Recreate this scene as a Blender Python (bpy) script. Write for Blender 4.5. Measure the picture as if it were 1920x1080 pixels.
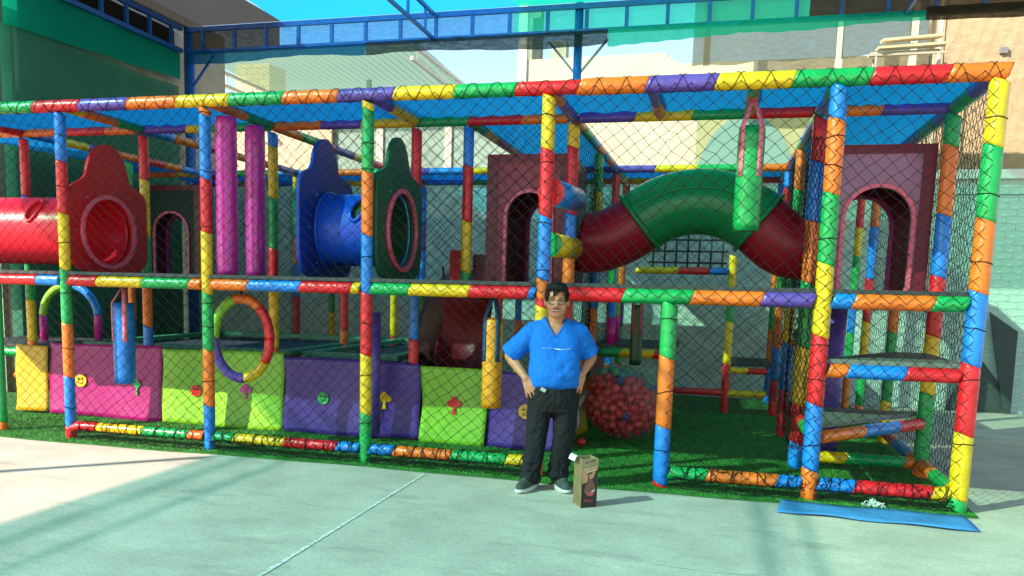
import bpy, bmesh, math, random
import numpy as np
from mathutils import Vector, Matrix

random.seed(7)
rng = np.random.default_rng(7)
scene = bpy.context.scene
for o in list(bpy.data.objects):
    bpy.data.objects.remove(o)
col = scene.collection

# ------------------------------------------------------------------ camera
SUN_EL, SUN_AZ = math.radians(33), math.radians(44)      # light travels towards +x,+y at 44 deg
cam = bpy.data.cameras.new('camera')
cam.sensor_width = 36.0
cam.lens = 1633.04 / 1920 * 36
cam.shift_x = 75.14 / 1920
cam.shift_y = 216.77 / 1920
cam.clip_end = 500
co = bpy.data.objects.new('camera', cam)
col.objects.link(co)
right = Vector((0.96247, 0.27025, 0.02467))
down = Vector((0.05975, -0.12234, -0.99069))
fwd = Vector((-0.26471, 0.95499, -0.13390))
rot = Matrix((right, -down, -fwd)).transposed().to_4x4()
co.matrix_world = Matrix.Translation((1.3162, -6.721, 1.5077)) @ rot
scene.camera = co

# ------------------------------------------------------------------ sky and sun
w = bpy.data.worlds.new('World')
scene.world = w
w.use_nodes = True
nt = w.node_tree
sky = nt.nodes.new('ShaderNodeTexSky')
sky.sky_type = 'NISHITA'
sky.sun_disc = False
sky.sun_elevation = SUN_EL
# direction towards the sun
sd = Vector((-math.cos(SUN_AZ) * math.cos(SUN_EL), -math.sin(SUN_AZ) * math.cos(SUN_EL), math.sin(SUN_EL)))
sky.sun_rotation = math.atan2(sd.x, sd.y)
sky.air_density = 1.15
sky.dust_density = 0.4
bg = nt.nodes['Background']
bg.inputs['Strength'].default_value = 0.145
nt.links.new(sky.outputs[0], bg.inputs['Color'])

sun = bpy.data.lights.new('sun', 'SUN')
sun.energy = 5.0
sun.angle = math.radians(0.5)
sun.color = (1.0, 0.90, 0.76)
so = bpy.data.objects.new('sun', sun)
col.objects.link(so)
so.rotation_euler = (-sd).to_track_quat('-Z', 'Y').to_euler()
so.location = (-20, -20, 25)

scene.view_settings.view_transform = 'Standard'
scene.view_settings.look = 'None'
scene.view_settings.gamma = 1.0
scene.view_settings.exposure = 0.97
scene.cycles.max_bounces = 8
scene.cycles.transparent_max_bounces = 24
scene.cycles.diffuse_bounces = 4

# ------------------------------------------------------------------ helpers
class MB:
    """collects vertices and faces of one mesh"""
    def __init__(s):
        s.v, s.f, s.s = [], [], []
    def face(s, idx, smooth=False):
        s.f.append(tuple(idx)); s.s.append(smooth)
    def box(s, lo, hi, m=None):
        b = len(s.v)
        for z in (lo[2], hi[2]):
            for x, y in ((lo[0], lo[1]), (hi[0], lo[1]), (hi[0], hi[1]), (lo[0], hi[1])):
                p = Vector((x, y, z))
                s.v.append(tuple(m @ p) if m else tuple(p))
        for q in ((3, 2, 1, 0), (4, 5, 6, 7), (0, 1, 5, 4), (1, 2, 6, 5), (2, 3, 7, 6), (3, 0, 4, 7)):
            s.face([b + i for i in q])
        return s
    def bar(s, a, b, wd, ht, up=Vector((0, 0, 1))):
        """a beam of rectangular section from a to b"""
        a, b = Vector(a), Vector(b)
        d = (b - a); L = d.length; d.normalize()
        if abs(d.dot(up)) > .95: up = Vector((1, 0, 0))
        sd_ = d.cross(up).normalized(); u = sd_.cross(d)
        m = Matrix((d, sd_, u)).transposed().to_4x4(); m.translation = a
        return s.box((0, -wd / 2, -ht / 2), (L, wd / 2, ht / 2), m)
    def tube(s, pts, rad, n=12, cap=True, closed=False, smooth=True, shear=None):
        pts = [Vector(p) for p in pts]
        N = len(pts)
        if not hasattr(rad, '__len__'): rad = [rad] * N
        b = len(s.v)
        ref = None
        for i, p in enumerate(pts):
            if closed: t = pts[(i + 1) % N] - pts[i - 1]
            else: t = pts[min(i + 1, N - 1)] - pts[max(i - 1, 0)]
            t.normalize()
            if ref is None:
                ref = Vector((0, 0, 1)) if abs(t.z) < .9 else Vector((1, 0, 0))
                ref = (ref - t * ref.dot(t)).normalized()
            else:
                ref = (ref - t * ref.dot(t)).normalized()
            bi = t.cross(ref)
            for k in range(n):
                a = 2 * math.pi * k / n
                off = ref * math.cos(a) + bi * math.sin(a)
                q = p + off * rad[i]
                if shear: q = q + t * (off.dot(shear) * rad[i])
                s.v.append(tuple(q))
        M_ = N if closed else N - 1
        for i in range(M_):
            j = (i + 1) % N
            for k in range(n):
                k2 = (k + 1) % n
                s.face((b + i * n + k, b + i * n + k2, b + j * n + k2, b + j * n + k), smooth)
        if cap and not closed:
            s.face([b + k for k in reversed(range(n))])
            s.face([b + (N - 1) * n + k for k in range(n)])
        return s
    def ball(s, c, r, nu=14, nv=9, m=None):
        c = Vector(c)
        if not hasattr(r, '__len__'): r = (r, r, r)
        b = len(s.v)
        for j in range(1, nv):
            th = math.pi * j / nv
            for i in range(nu):
                ph = 2 * math.pi * i / nu
                p = Vector((r[0] * math.sin(th) * math.cos(ph), r[1] * math.sin(th) * math.sin(ph), r[2] * math.cos(th)))
                if m: p = m @ p
                s.v.append(tuple(c + p))
        t = Vector((0, 0, r[2])); bo = Vector((0, 0, -r[2]))
        if m: t = m @ t; bo = m @ bo
        s.v.append(tuple(c + t)); s.v.append(tuple(c + bo))
        T, B = len(s.v) - 2, len(s.v) - 1
        for j in range(nv - 2):
            for i in range(nu):
                i2 = (i + 1) % nu
                s.face((b + j * nu + i, b + (j + 1) * nu + i, b + (j + 1) * nu + i2, b + j * nu + i2), True)
        for i in range(nu):
            i2 = (i + 1) % nu
            s.face((T, b + i, b + i2), True)
            s.face((B, b + (nv - 2) * nu + i2, b + (nv - 2) * nu + i), True)
        return s
    def prism(s, poly, thick, m):
        """2-D outline (x,y) pushed along +z by thick, placed by matrix m"""
        n = len(poly); b = len(s.v)
        for z in (0, thick):
            for x, y in poly: s.v.append(tuple(m @ Vector((x, y, z))))
        s.face([b + i for i in reversed(range(n))]); s.face([b + n + i for i in range(n)])
        for i in range(n):
            j = (i + 1) % n
            s.face((b + i, b + j, b + n + j, b + n + i))
        return s
    def ring(s, outer, inner, thick, m):
        """plate with a hole: outer and inner outlines of the same length"""
        n = len(outer); b = len(s.v)
        for z in (0, thick):
            for P in (outer, inner):
                for x, y in P: s.v.append(tuple(m @ Vector((x, y, z))))
        O0, I0, O1, I1 = b, b + n, b + 2 * n, b + 3 * n
        for i in range(n):
            j = (i + 1) % n
            s.face((O0 + j, O0 + i, I0 + i, I0 + j)); s.face((O1 + i, O1 + j, I1 + j, I1 + i))
            s.face((O0 + i, O0 + j, O1 + j, O1 + i), True); s.face((I0 + j, I0 + i, I1 + i, I1 + j), True)
        return s
    def sheet(s, P, smooth=True):
        """grid of points P[i][j]"""
        b = len(s.v); ni, nj = len(P), len(P[0])
        for r_ in P:
            for p in r_: s.v.append(tuple(p))
        for i in range(ni - 1):
            for j in range(nj - 1):
                s.face((b + i * nj + j, b + (i + 1) * nj + j, b + (i + 1) * nj + j + 1, b + i * nj + j + 1), smooth)
        return s
    def mesh(s, name):
        me = bpy.data.meshes.new(name)
        me.from_pydata(s.v, [], s.f)
        me.polygons.foreach_set('use_smooth', s.s)
        me.update()
        return me
    def build(s, name, mat, parent=None):
        return link(name, s.mesh(name), mat, parent)

def wm(o):
    if o.parent is None: return o.matrix_basis.copy()
    return wm(o.parent) @ o.matrix_parent_inverse @ o.matrix_basis

def link(name, me, mat, parent=None):
    if mat is not None and len(me.materials) == 0: me.materials.append(mat)
    o = bpy.data.objects.new(name, me)
    col.objects.link(o)
    if parent is not None:
        o.parent = parent
        base = wm(parent)
        o.matrix_parent_inverse = base.inverted()
    return o

def np_mesh(name, V, F, smooth=False):
    """mesh from numpy arrays, all faces with the same corner count"""
    me = bpy.data.meshes.new(name)
    k = F.shape[1]
    me.vertices.add(len(V)); me.vertices.foreach_set('co', np.ascontiguousarray(V, dtype=np.float32).ravel())
    me.loops.add(F.size); me.loops.foreach_set('vertex_index', np.ascontiguousarray(F, dtype=np.int32).ravel())
    me.polygons.add(len(F))
    me.polygons.foreach_set('loop_start', np.arange(0, F.size, k, dtype=np.int32))
    me.polygons.foreach_set('use_smooth', np.full(len(F), smooth))
    me.update(calc_edges=True); me.validate()
    return me

def tag(o, label=None, cat=None, group=None, kind=None):
    if label: o['label'] = label
    if cat: o['category'] = cat
    if group: o['group'] = group
    if kind: o['kind'] = kind
    return o

def empty(name, loc, label=None, cat=None, group=None, kind=None):
    o = bpy.data.objects.new(name, None)
    o.empty_display_size = .2
    col.objects.link(o); o.location = loc
    return tag(o, label, cat, group, kind)

# ------------------------------------------------------------------ materials
MATS = {}
def mat(name, color, rough=.5, var=.08, vscale=6, bump=0, bscale=30, spec=.5, metal=0, coat=0, bdist=.01, stretch=None):
    if name in MATS: return MATS[name]
    m = bpy.data.materials.new(name); m.use_nodes = True
    t = m.node_tree; b = t.nodes['Principled BSDF']
    b.inputs['Roughness'].default_value = rough
    b.inputs['Metallic'].default_value = metal
    b.inputs['Specular IOR Level'].default_value = spec
    if coat: b.inputs['Coat Weight'].default_value = coat; b.inputs['Coat Roughness'].default_value = .12
    tc = t.nodes.new('ShaderNodeTexCoord')
    src = tc.outputs['Object']
    if stretch:
        mp = t.nodes.new('ShaderNodeMapping'); mp.inputs['Scale'].default_value = stretch
        t.links.new(src, mp.inputs[0]); src = mp.outputs[0]
    n = t.nodes.new('ShaderNodeTexNoise'); n.inputs['Scale'].default_value = vscale; n.inputs['Detail'].default_value = 5
    t.links.new(src, n.inputs['Vector'])
    mr = t.nodes.new('ShaderNodeMapRange'); mr.inputs[1].default_value = .3; mr.inputs[2].default_value = .7
    mr.inputs[3].default_value = 1 - var; mr.inputs[4].default_value = 1 + var
    t.links.new(n.outputs['Fac'], mr.inputs[0])
    mx = t.nodes.new('ShaderNodeMix'); mx.data_type = 'RGBA'; mx.blend_type = 'MULTIPLY'; mx.inputs[0].default_value = 1
    mx.inputs[6].default_value = (*color, 1)
    t.links.new(mr.outputs[0], mx.inputs[7])
    t.links.new(mx.outputs[2], b.inputs['Base Color'])
    if bump:
        n2 = t.nodes.new('ShaderNodeTexNoise'); n2.inputs['Scale'].default_value = bscale; n2.inputs['Detail'].default_value = 4
        t.links.new(src, n2.inputs['Vector'])
        bp = t.nodes.new('ShaderNodeBump'); bp.inputs['Strength'].default_value = bump; bp.inputs['Distance'].default_value = bdist
        t.links.new(n2.outputs['Fac'], bp.inputs['Height'])
        t.links.new(bp.outputs[0], b.inputs['Normal'])
    MATS[name] = m
    return m

RGB = dict(red=(.72, .012, .02), blue=(.008, .2, .68), yellow=(.82, .5, .008), green=(.008, .34, .08),
           orange=(.88, .17, .015), purple=(.12, .06, .36), magenta=(.55, .015, .25), lime=(.25, .55, .03),
           amber=(.85, .33, .012), pink=(.8, .1, .16), maroon=(.17, .012, .03))
def vinyl(c):
    return mat('vinyl_' + c, RGB[c], rough=.3, var=.16, vscale=5, bump=.75, bscale=17, bdist=.016, coat=.1)
def plastic(name, c, rough=.3):
    return mat('plastic_' + name, c, rough=rough, var=.12, vscale=3, bump=.15, bscale=8, bdist=.01, spec=.3)

def cloth_mesh(name, tint, scatter, fac, rough_scale=260, weave=.25):
    """shade cloth: light goes through its holes and the threads glow"""
    m = bpy.data.materials.new(name); m.use_nodes = True
    t = m.node_tree; t.nodes.remove(t.nodes['Principled BSDF'])
    out = t.nodes['Material Output']
    tr = t.nodes.new('ShaderNodeBsdfTransparent'); tr.inputs[0].default_value = (*tint, 1)
    tl = t.nodes.new('ShaderNodeBsdfTranslucent'); tl.inputs[0].default_value = (*scatter, 1)
    df = t.nodes.new('ShaderNodeBsdfDiffuse'); df.inputs[0].default_value = (*scatter, 1)
    a = t.nodes.new('ShaderNodeMixShader'); a.inputs[0].default_value = .4
    t.links.new(tl.outputs[0], a.inputs[1]); t.links.new(df.outputs[0], a.inputs[2])
    tc = t.nodes.new('ShaderNodeTexCoord')
    n = t.nodes.new('ShaderNodeTexNoise'); n.inputs['Scale'].default_value = rough_scale * .12; n.inputs['Detail'].default_value = 6
    mp = t.nodes.new('ShaderNodeMapping'); mp.inputs['Scale'].default_value = (.25, 2.5, 1)
    t.links.new(tc.outputs['Object'], mp.inputs[0]); t.links.new(mp.outputs[0], n.inputs['Vector'])
    mr = t.nodes.new('ShaderNodeMapRange'); mr.inputs[1].default_value = .3; mr.inputs[2].default_value = .7
    mr.inputs[3].default_value = max(0, fac - weave); mr.inputs[4].default_value = min(1, fac + weave)
    t.links.new(n.outputs['Fac'], mr.inputs[0])
    b = t.nodes.new('ShaderNodeMixShader')
    t.links.new(mr.outputs[0], b.inputs[0]); t.links.new(tr.outputs[0], b.inputs[1]); t.links.new(a.outputs[0], b.inputs[2])
    t.links.new(b.outputs[0], out.inputs[0])
    return m
# ================================================================== THE SETTING
# ---- concrete
def concrete_material():
    m = bpy.data.materials.new('concrete'); m.use_nodes = True
    t = m.node_tree; b = t.nodes['Principled BSDF']; b.inputs['Roughness'].default_value = .85
    L = t.links.new
    tc = t.nodes.new('ShaderNodeTexCoord')
    def noise(scale, detail, sc=(1, 1, 1), rz=0, rough=.55):
        mp = t.nodes.new('ShaderNodeMapping'); mp.inputs['Scale'].default_value = sc; mp.inputs['Rotation'].default_value = (0, 0, rz)
        L(tc.outputs['Object'], mp.inputs[0])
        n = t.nodes.new('ShaderNodeTexNoise'); n.inputs['Scale'].default_value = scale; n.inputs['Detail'].default_value = detail
        n.inputs['Roughness'].default_value = rough
        L(mp.outputs[0], n.inputs['Vector']); return n.outputs['Fac']
    def remap(x, a, b_, c, d):
        r = t.nodes.new('ShaderNodeMapRange')
        for i, v in zip((1, 2, 3, 4), (a, b_, c, d)): r.inputs[i].default_value = v
        L(x, r.inputs[0]); return r.outputs[0]
    def mul(a, b_):
        r = t.nodes.new('ShaderNodeMath'); r.operation = 'MULTIPLY'; L(a, r.inputs[0]); L(b_, r.inputs[1]); return r.outputs[0]
    blot = remap(noise(1.3, 9, rough=.68), .3, .7, .74, 1.2)
    broom = remap(noise(20, 8, (.3, 2.2, 1), .1, .7), .3, .7, .90, 1.09)
    fine = remap(noise(38, 7, (1, 1.5, 1), .2, .78), .3, .7, .72, 1.22)
    speck = remap(noise(12, 8, (1, 2.0, 1), .3, .82), .60, .68, 1.0, .4)
    stain = remap(noise(2.4, 5, (.5, 1.6, 1), .35), .57, .7, 1.0, .78)
    v = mul(mul(mul(mul(blot, broom), fine), speck), stain)
    mx = t.nodes.new('ShaderNodeMix'); mx.data_type = 'RGBA'; mx.blend_type = 'MULTIPLY'; mx.inputs[0].default_value = 1
    mx.inputs[6].default_value = (.61, .535, .44, 1)
    L(v, mx.inputs[7]); L(mx.outputs[2], b.inputs['Base Color'])
    bp = t.nodes.new('ShaderNodeBump'); bp.inputs['Strength'].default_value = .6; bp.inputs['Distance'].default_value = .006
    L(v, bp.inputs['Height']); L(bp.outputs[0], b.inputs['Normal'])
    return m
M_CONC = concrete_material()
g = MB().sheet([[(-60 + 120 * i / 12, -60 + 120 * j / 12, 0) for j in range(13)] for i in range(13)], False).build('ground', M_CONC)
tag(g, kind='structure')
# filled joint between the slabs, running towards the viewer
jb = MB()
N = 160
jl, jr = [], []
for i in range(N + 1):
    y = -.2 - 6 * i / N
    wd = .013 + .002 * math.sin(i * 1.7) + random.uniform(-.004, .004)
    xx = -.868 + .0015 * math.sin(i * .9)
    jl.append((xx - wd, y, .004)); jr.append((xx + wd, y, .004))
jb.sheet([jl, jr])
tag(jb.build('slab_joint', mat('joint_filler', (.70, .69, .63), .9, .45, 45, .8, 60), g))
cr = MB()
for (x0, y0, dx, n_) in ((-2.6, -1.15, .16, 14), (-.3, -.95, .13, 13), (.3, -1.75, .15, 16)):
    a_, b_ = [], []
    for i in range(n_ + 1):
        yy = y0 + .05 * math.sin(i * .8 + x0) - .028 * i + random.uniform(-.012, .012)
        h = .0035 * math.sin(math.pi * i / n_) + .0008
        a_.append((x0 + dx * i, yy - h, .004)); b_.append((x0 + dx * i, yy + h, .004))
    cr.sheet([b_, a_])
o = cr.build('surface_crack', mat('crack_pale', (.62, .6, .55), .9, .3, 50), g); tag(o, kind='stuff')

# ---- artificial turf
def turf_h(x): return .0
M_TURF = mat('turf_base', (.028, .15, .02), .9, .45, 5, .8, 160)
TX0, TX1, TY0, TY1 = -8.2, 3.14, -.19, 6.2
def front_edge(x):
    return -.17 - .03 * math.sin(x * 1.3 + .6) - .012 * math.sin(x * 5.1)
P = []
for i in range(120):
    x = TX0 + (TX1 - TX0) * i / 119
    P.append([(x, front_edge(x), .005), (x, front_edge(x) + .01, .012), (x, .6, .012), (x, TY1, .012)])
turf = MB().sheet(P, False).build('artificial_turf', M_TURF)
tag(turf, kind='structure')
def blades(n, x0, x1, y0, y1, h):
    x = rng.uniform(x0, x1, n); y = rng.uniform(y0, y1, n)
    fe = np.array([front_edge(v) for v in x]); y = np.maximum(y, fe + rng.uniform(.008, .03, n))
    a = rng.uniform(0, 2 * np.pi, n); hh = h * rng.uniform(.5, 1.2, n); lean = rng.uniform(.2, 1.1, n) * hh
    a2 = rng.uniform(0, 2 * np.pi, n); wd = .0022
    V = np.empty((n, 3, 3))
    V[:, 0] = np.stack([x - wd * np.cos(a), y - wd * np.sin(a), np.full(n, .011)], 1)
    V[:, 1] = np.stack([x + wd * np.cos(a), y + wd * np.sin(a), np.full(n, .011)], 1)
    V[:, 2] = np.stack([x + lean * np.cos(a2), y + lean * np.sin(a2), .011 + hh], 1)
    return V.reshape(-1, 3)
Vb = np.concatenate([blades(130000, -6, 3.13, -.25, 1.3, .017), blades(60000, 0, 3.1, 1.2, 4.4, .017)])
Fb = np.arange(len(Vb), dtype=np.int32).reshape(-1, 3)
tb = link('turf_blades', np_mesh('turf_blades', Vb, Fb), mat('turf_blade', (.045, .27, .028), .6, .5, 9))
tag(tb, 'short bright green artificial grass blades around the play frame', 'artificial grass', kind='stuff')

# ---- painted brick boundary wall behind the play frame
def brick_boxes(x0, x1, z0, z1, yf, bw, bh, jt, depth=.012):
    """list of (xa, xb, za, zb, proud) for running-bond bricks facing -y"""
    out = []; r = 0; z = z0
    while z < z1 - .01:
        x = x0 - (bw / 2 if r % 2 else 0)
        while x < x1 - .01:
            a, b = max(x, x0) + jt / 2, min(x + bw, x1) - jt / 2
            if b - a > .03: out.append((a, b, z + jt / 2, min(z + bh, z1) - jt / 2, random.uniform(.5, 1) * depth))
            x += bw
        z += bh; r += 1
    return out
def box_array(bricks, yf, back=.03):
    V, F = [], []
    q = np.array(((3, 2, 1, 0), (4, 5, 6, 7), (0, 1, 5, 4), (1, 2, 6, 5), (3, 0, 4, 7)))
    for (a, b, c, d, p) in bricks:
        n = len(V); y0, y1 = yf - p, yf + back
        j = lambda: random.uniform(-.002, .002)
        V += [(a + j(), y0, c + j()), (b + j(), y0, c + j()), (b, y1, c), (a, y1, c), (a + j(), y0, d + j()), (b + j(), y0, d + j()), (b, y1, d), (a, y1, d)]
        F += [tuple(n + i for i in r_) for r_ in q]
    return np.array(V), np.array(F)
M_MINT = mat('mint_paint', (.48, .61, .53), .75, .2, 3.5, .5, 60, bdist=.006)
wall = empty('boundary_wall', (0, 6.4, 0), 'long mint painted brick wall with a white coping behind the play frame', 'wall')
MB().box((-7.9, 6.31, -.05), (14, 6.5, 3.05)).build('wall_core', M_MINT, wall)
BR = brick_boxes(4.05, 5.9, .0, 3.05, 6.3, .235, .092, .005, .004)
BR = sorted(BR, key=lambda b: -b[0])[-300:] if len(BR) > 300 else BR
shared = None
me_b = None
for (a, b, c, d, p) in BR:
    if me_b is None:
        mb = MB().box((-.5, 0, -.5), (.5, 1, .5)); me_b = mb.mesh('brick'); me_b.materials.append(M_MINT)
    o = bpy.data.objects.new('brick', me_b); col.objects.link(o); o.parent = wall
    o.location = ((a + b) / 2, 6.305 - p - 6.4, (c + d) / 2)
    o.scale = (b - a, .02 + p, d - c)
xr = max(b[1] for b in BR)
rest = brick_boxes(-7.1, min(b[0] for b in BR), .0, 3.05, 6.3, .235, .092, .005, .004)
V, F = box_array(rest, 6.305)
tag(link('brickwork', np_mesh('brickwork', V, F), M_MINT, wall), kind='stuff')
V, F = box_array(brick_boxes(xr + .01, 9, .0, 3.05, 6.3, .235, .092, .005, .004), 6.305)
tag(link('brickwork', np_mesh('brickwork', V, F), M_MINT, wall), kind='stuff')
MB().box((-7.9, 6.22, 3.052), (14, 6.52, 3.17)).build('coping', mat('white_render', (.72, .72, .68), .8, .1, 5, .3, 50), wall)
# thin cable along the wall top
cb = MB().tube([(x, 6.27, 2.86 - .012 * math.sin((x % 1.9) / 1.9 * math.pi)) for x in np.linspace(2.5, 9, 40)], .006, 5).build('cable', mat('cable_dark', (.03, .04, .04), .6), wall)

# ---- wall at the left, green shade cloth in front of it
lw = empty('side_wall', (-7.45, 4, 0), 'dull brown block wall behind green cloth at the left', 'wall')
M_BLK = mat('block_brown', (.38, .32, .24), .9, .2, 2, .6, 30)
MB().box((-7.6, 2.33, 0), (-7.36, 6.21, 5.75)).build('wall_core', M_BLK, lw)
MB().box((-7.6, 6.53, 0), (-7.36, 7.6, 5.75)).build('wall_return', M_BLK, lw)
MB().box((-7.6, 6.211, 3.175), (-7.36, 6.529, 5.75)).build('wall_return', M_BLK, lw)
V, F = box_array(brick_boxes(2.35, 6.2, 3.0, 5.7, 0, .39, .2, .008), 0)
V2 = V.copy(); V2[:, 0] = -7.355 - V[:, 1] * 1.0; V2[:, 1] = V[:, 0]
tag(link('blockwork', np_mesh('blockwork', V2, F[:, ::-1]), M_BLK, lw), kind='stuff')
MB().tube([(-7.3, 2.66, 4.56), (-7.3, 2.66, 3.8)], .03, 10).build('pipe', mat('pipe_pale', (.6, .62, .55), .5), lw)

# ================================================================== BIG SHADE ROOF
M_BLUE = mat('truss_blue', (.012, .10, .36), .4, .2, 14, .2, 60)
roof = empty('shade_roof', (-1, 0, 0), 'blue steel trussed roof carrying blue, green and brown shade cloth', 'roof')
RZ0, RZ1, RY = 5.08, 5.42, 6.0
def truss(a, b, n, parent, off=(0, 0), name='truss', hs=.06):
    """top chord, bottom chord and uprights as parts"""
    a, b = Vector(a), Vector(b)
    dz = Vector((0, 0, RZ1 - RZ0))
    MB().bar(a, b, hs, hs).build('bottom_chord', M_BLUE, parent)
    MB().bar(a + dz, b + dz, hs, hs * 1.15).build('top_chord', M_BLUE, parent)
    for i in range(n):
        p = a.lerp(b, (i + .5) / n)
        MB().bar(p + Vector((0, 0, hs / 2 + .001)), p + dz - Vector((0, 0, hs * .58 + .001)), hs * .8, hs * .8).build('upright', M_BLUE, parent)
truss((-7.05, RY, RZ0), (7.9, RY, RZ0), 27, roof)
truss((-7.1, 1.6, RZ0), (-7.1, RY - .1, RZ0), 8, roof)
truss((-2.92, 1.6, RZ0), (-2.92, RY - .06, RZ0), 6, roof, hs=.042)
truss((3.4, 1.6, RZ0), (3.4, RY - .06, RZ0), 6, roof, hs=.042)
for (x, y, r) in ((-7.08, 6.08, .085), (-.8, 6.06, .06), (7.9, 6.06, .06), (-8.9, -6.15, .05)):
    p = MB().tube([(x, y, 0), (x, y, 5.5)], r, 14).build('post', M_BLUE, roof)
for s in (-1, 1):
    MB().bar((-.8 + s * .05, 6.06, 4.55), (-.8 + s * .42, 6.06, 4.98), .03, .03).build('brace', mat('brace_grey', (.25, .27, .28), .5), roof)
MB().bar((-7.02, 6.06, 4.55), (-6.62, 6.06, 5.04), .035, .035).build('brace', M_BLUE, roof)
# cloth sheets: brown, blue, green, brown strips at the back; unseen teal and mint strips added over the yard to tint its light
M_SB = cloth_mesh('cloth_brown', (.2, .19, .17), (.075, .062, .048), .78, weave=.18)
M_SBL = cloth_mesh('cloth_blue', (.16, .72, 1.0), (.01, .6, 1.0), .62, weave=.1)
M_SG = cloth_mesh('cloth_green', (.12, .72, .50), (.01, .72, .45), .72, weave=.1)
M_ST = cloth_mesh('cloth_teal', (.27, .62, .57), (.05, .38, .36), .2, weave=.1)
M_SM = cloth_mesh('cloth_mint', (.40, .80, .65), (.06, .45, .32), .2, weave=.1)
def roof_sheet(x0, x1, y0, y1, m, name='shade_cloth', sag=.05, dz=0):
    nx, ny = 10, 12
    P = [[(x0 + (x1 - x0) * i / nx, y0 + (y1 - y0) * j / ny,
           5.475 + dz + .03 * math.sin(i * 1.1 + x0) * math.sin(j * .9) * math.sin(math.pi * j / ny) - sag * math.sin(math.pi * i / nx) * math.sin(math.pi * j / ny))
          for j in range(ny + 1)] for i in range(nx + 1)]
    return MB().sheet(P).build(name, m, roof)
YS = 2.2
roof_sheet(-7.3, -5.42, YS, 6.02, M_SB); roof_sheet(-5.42, -1.69, YS, 6.02, M_SBL); roof_sheet(-1.69, 2.25, YS, 6.02, M_SG); roof_sheet(2.25, 8.0, YS, 6.02, M_SB)
for x_, w_ in ((-8.55, .14), (-8.15, .1), (-4.34, .10), (-4.05, .07)): roof_sheet(x_, x_ + w_, -9.5, 1.9, M_SM if x_ < -6 else M_ST, 'streak_strip', 0, -.09)  # unseen strips added to cast faint streaks on the ground
roof_sheet(-8.88, -4.2, -9.5, YS, M_ST); roof_sheet(-4.2, 8.0, -9.5, YS, M_SM)
# valances hanging from the back truss
def valance(x0, x1, z1, zf, m, y=5.93, n=40):
    P = [[(x0 + (x1 - x0) * i / n, y + .02 * math.sin(i * .9) * j / 4, z1 + (zf(x0 + (x1 - x0) * i / n) - z1) * j / 4) for j in range(5)] for i in range(n + 1)]
    return MB().sheet(P).build('valance', m, roof)
M_VB = cloth_mesh('valance_blue', (.10, .30, .46), (.008, .13, .30), .5, weave=.15)
M_VK = cloth_mesh('valance_black', (.30, .36, .36), (.045, .06, .06), .7, weave=.2)
M_VG = cloth_mesh('valance_green', (.22, .78, .60), (.02, .62, .42), .62, weave=.1)
M_BB = cloth_mesh('band_blue', (.30, .62, .85), (.02, .30, .60), .35, weave=.15)
M_BG = cloth_mesh('band_green', (.22, .85, .66), (.02, .75, .52), .5, weave=.1)
valance(-7.0, -3.98, 5.06, lambda x: 4.90 + .03 * math.sin(x * 2.2), M_VB)
valance(-3.98, -.37, 5.07, lambda x: 4.90 + .03 * math.sin(x * 1.7 + .6) - .02, M_VK, 5.925)
valance(-.37, 1.35, 5.09, lambda x: 4.87 + .05 * (x - .2), M_VG)
valance(1.35, 3.63, 5.10, lambda x: 4.95 + .03 * math.sin(x * 2.4), M_VG)
valance(3.63, 8.0, 5.14, lambda x: 4.97 + .01 * math.sin(x * 2.4), M_SB)
# cloth stretched behind the truss webs
def band(x0, x1, m): 
    return MB().sheet([[(x0 + (x1 - x0) * i / 12, 6.045 + .01 * math.sin(i), 5.05 + .38 * j) for j in range(2)] for i in range(13)]).build('web_cloth', m, roof)
band(-7.0, -5.45, M_SB); band(-5.45, -1.75, M_BB); band(-1.75, 2.25, M_BG); band(2.25, 8.0, M_SB)
# green cloth down the left side
M_LG = cloth_mesh('side_green', (.05, .40, .26), (.015, .48, .32), .9, weave=.08)
M_LG2 = cloth_mesh('side_green_thin', (.5, .72, .55), (.12, .38, .27), .66, weave=.08)
MB().sheet([[(-7.16 + .02 * math.sin(i * .8), 2.32 + 3.63 * i / 20, 4.5 + (i / 20) * .16 + (5.07 - 4.5 - (i / 20) * .16) * j) for j in range(2)] for i in range(21)]).build('side_valance', M_LG, roof)
MB().sheet([[(-7.22 + .02 * math.sin(i * .7), 2.32 + 3.63 * i / 20, .3 + 4.25 * j / 3) for j in range(4)] for i in range(21)]).build('side_cloth', M_LG2, roof)
MB().sheet([[(-7.8 + .03 * math.sin(i * 2.0), .9 + 1.9 * i / 6, 1.6 + 3.7 * j / 4) for j in range(5)] for i in range(7)]).build('side_cloth', cloth_mesh('sunlit_wall_mint', (.3, .7, .5), (.2, .62, .42), .7, weave=.08), roof)  # cloth added in place of a sunlit mint wall, backlit to glow
MB().sheet([[(-7.26, 2.3 + 3.65 * i / 4, 5.09 + .32 * j) for j in range(2)] for i in range(5)]).build('web_cloth', M_SB, roof)

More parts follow.
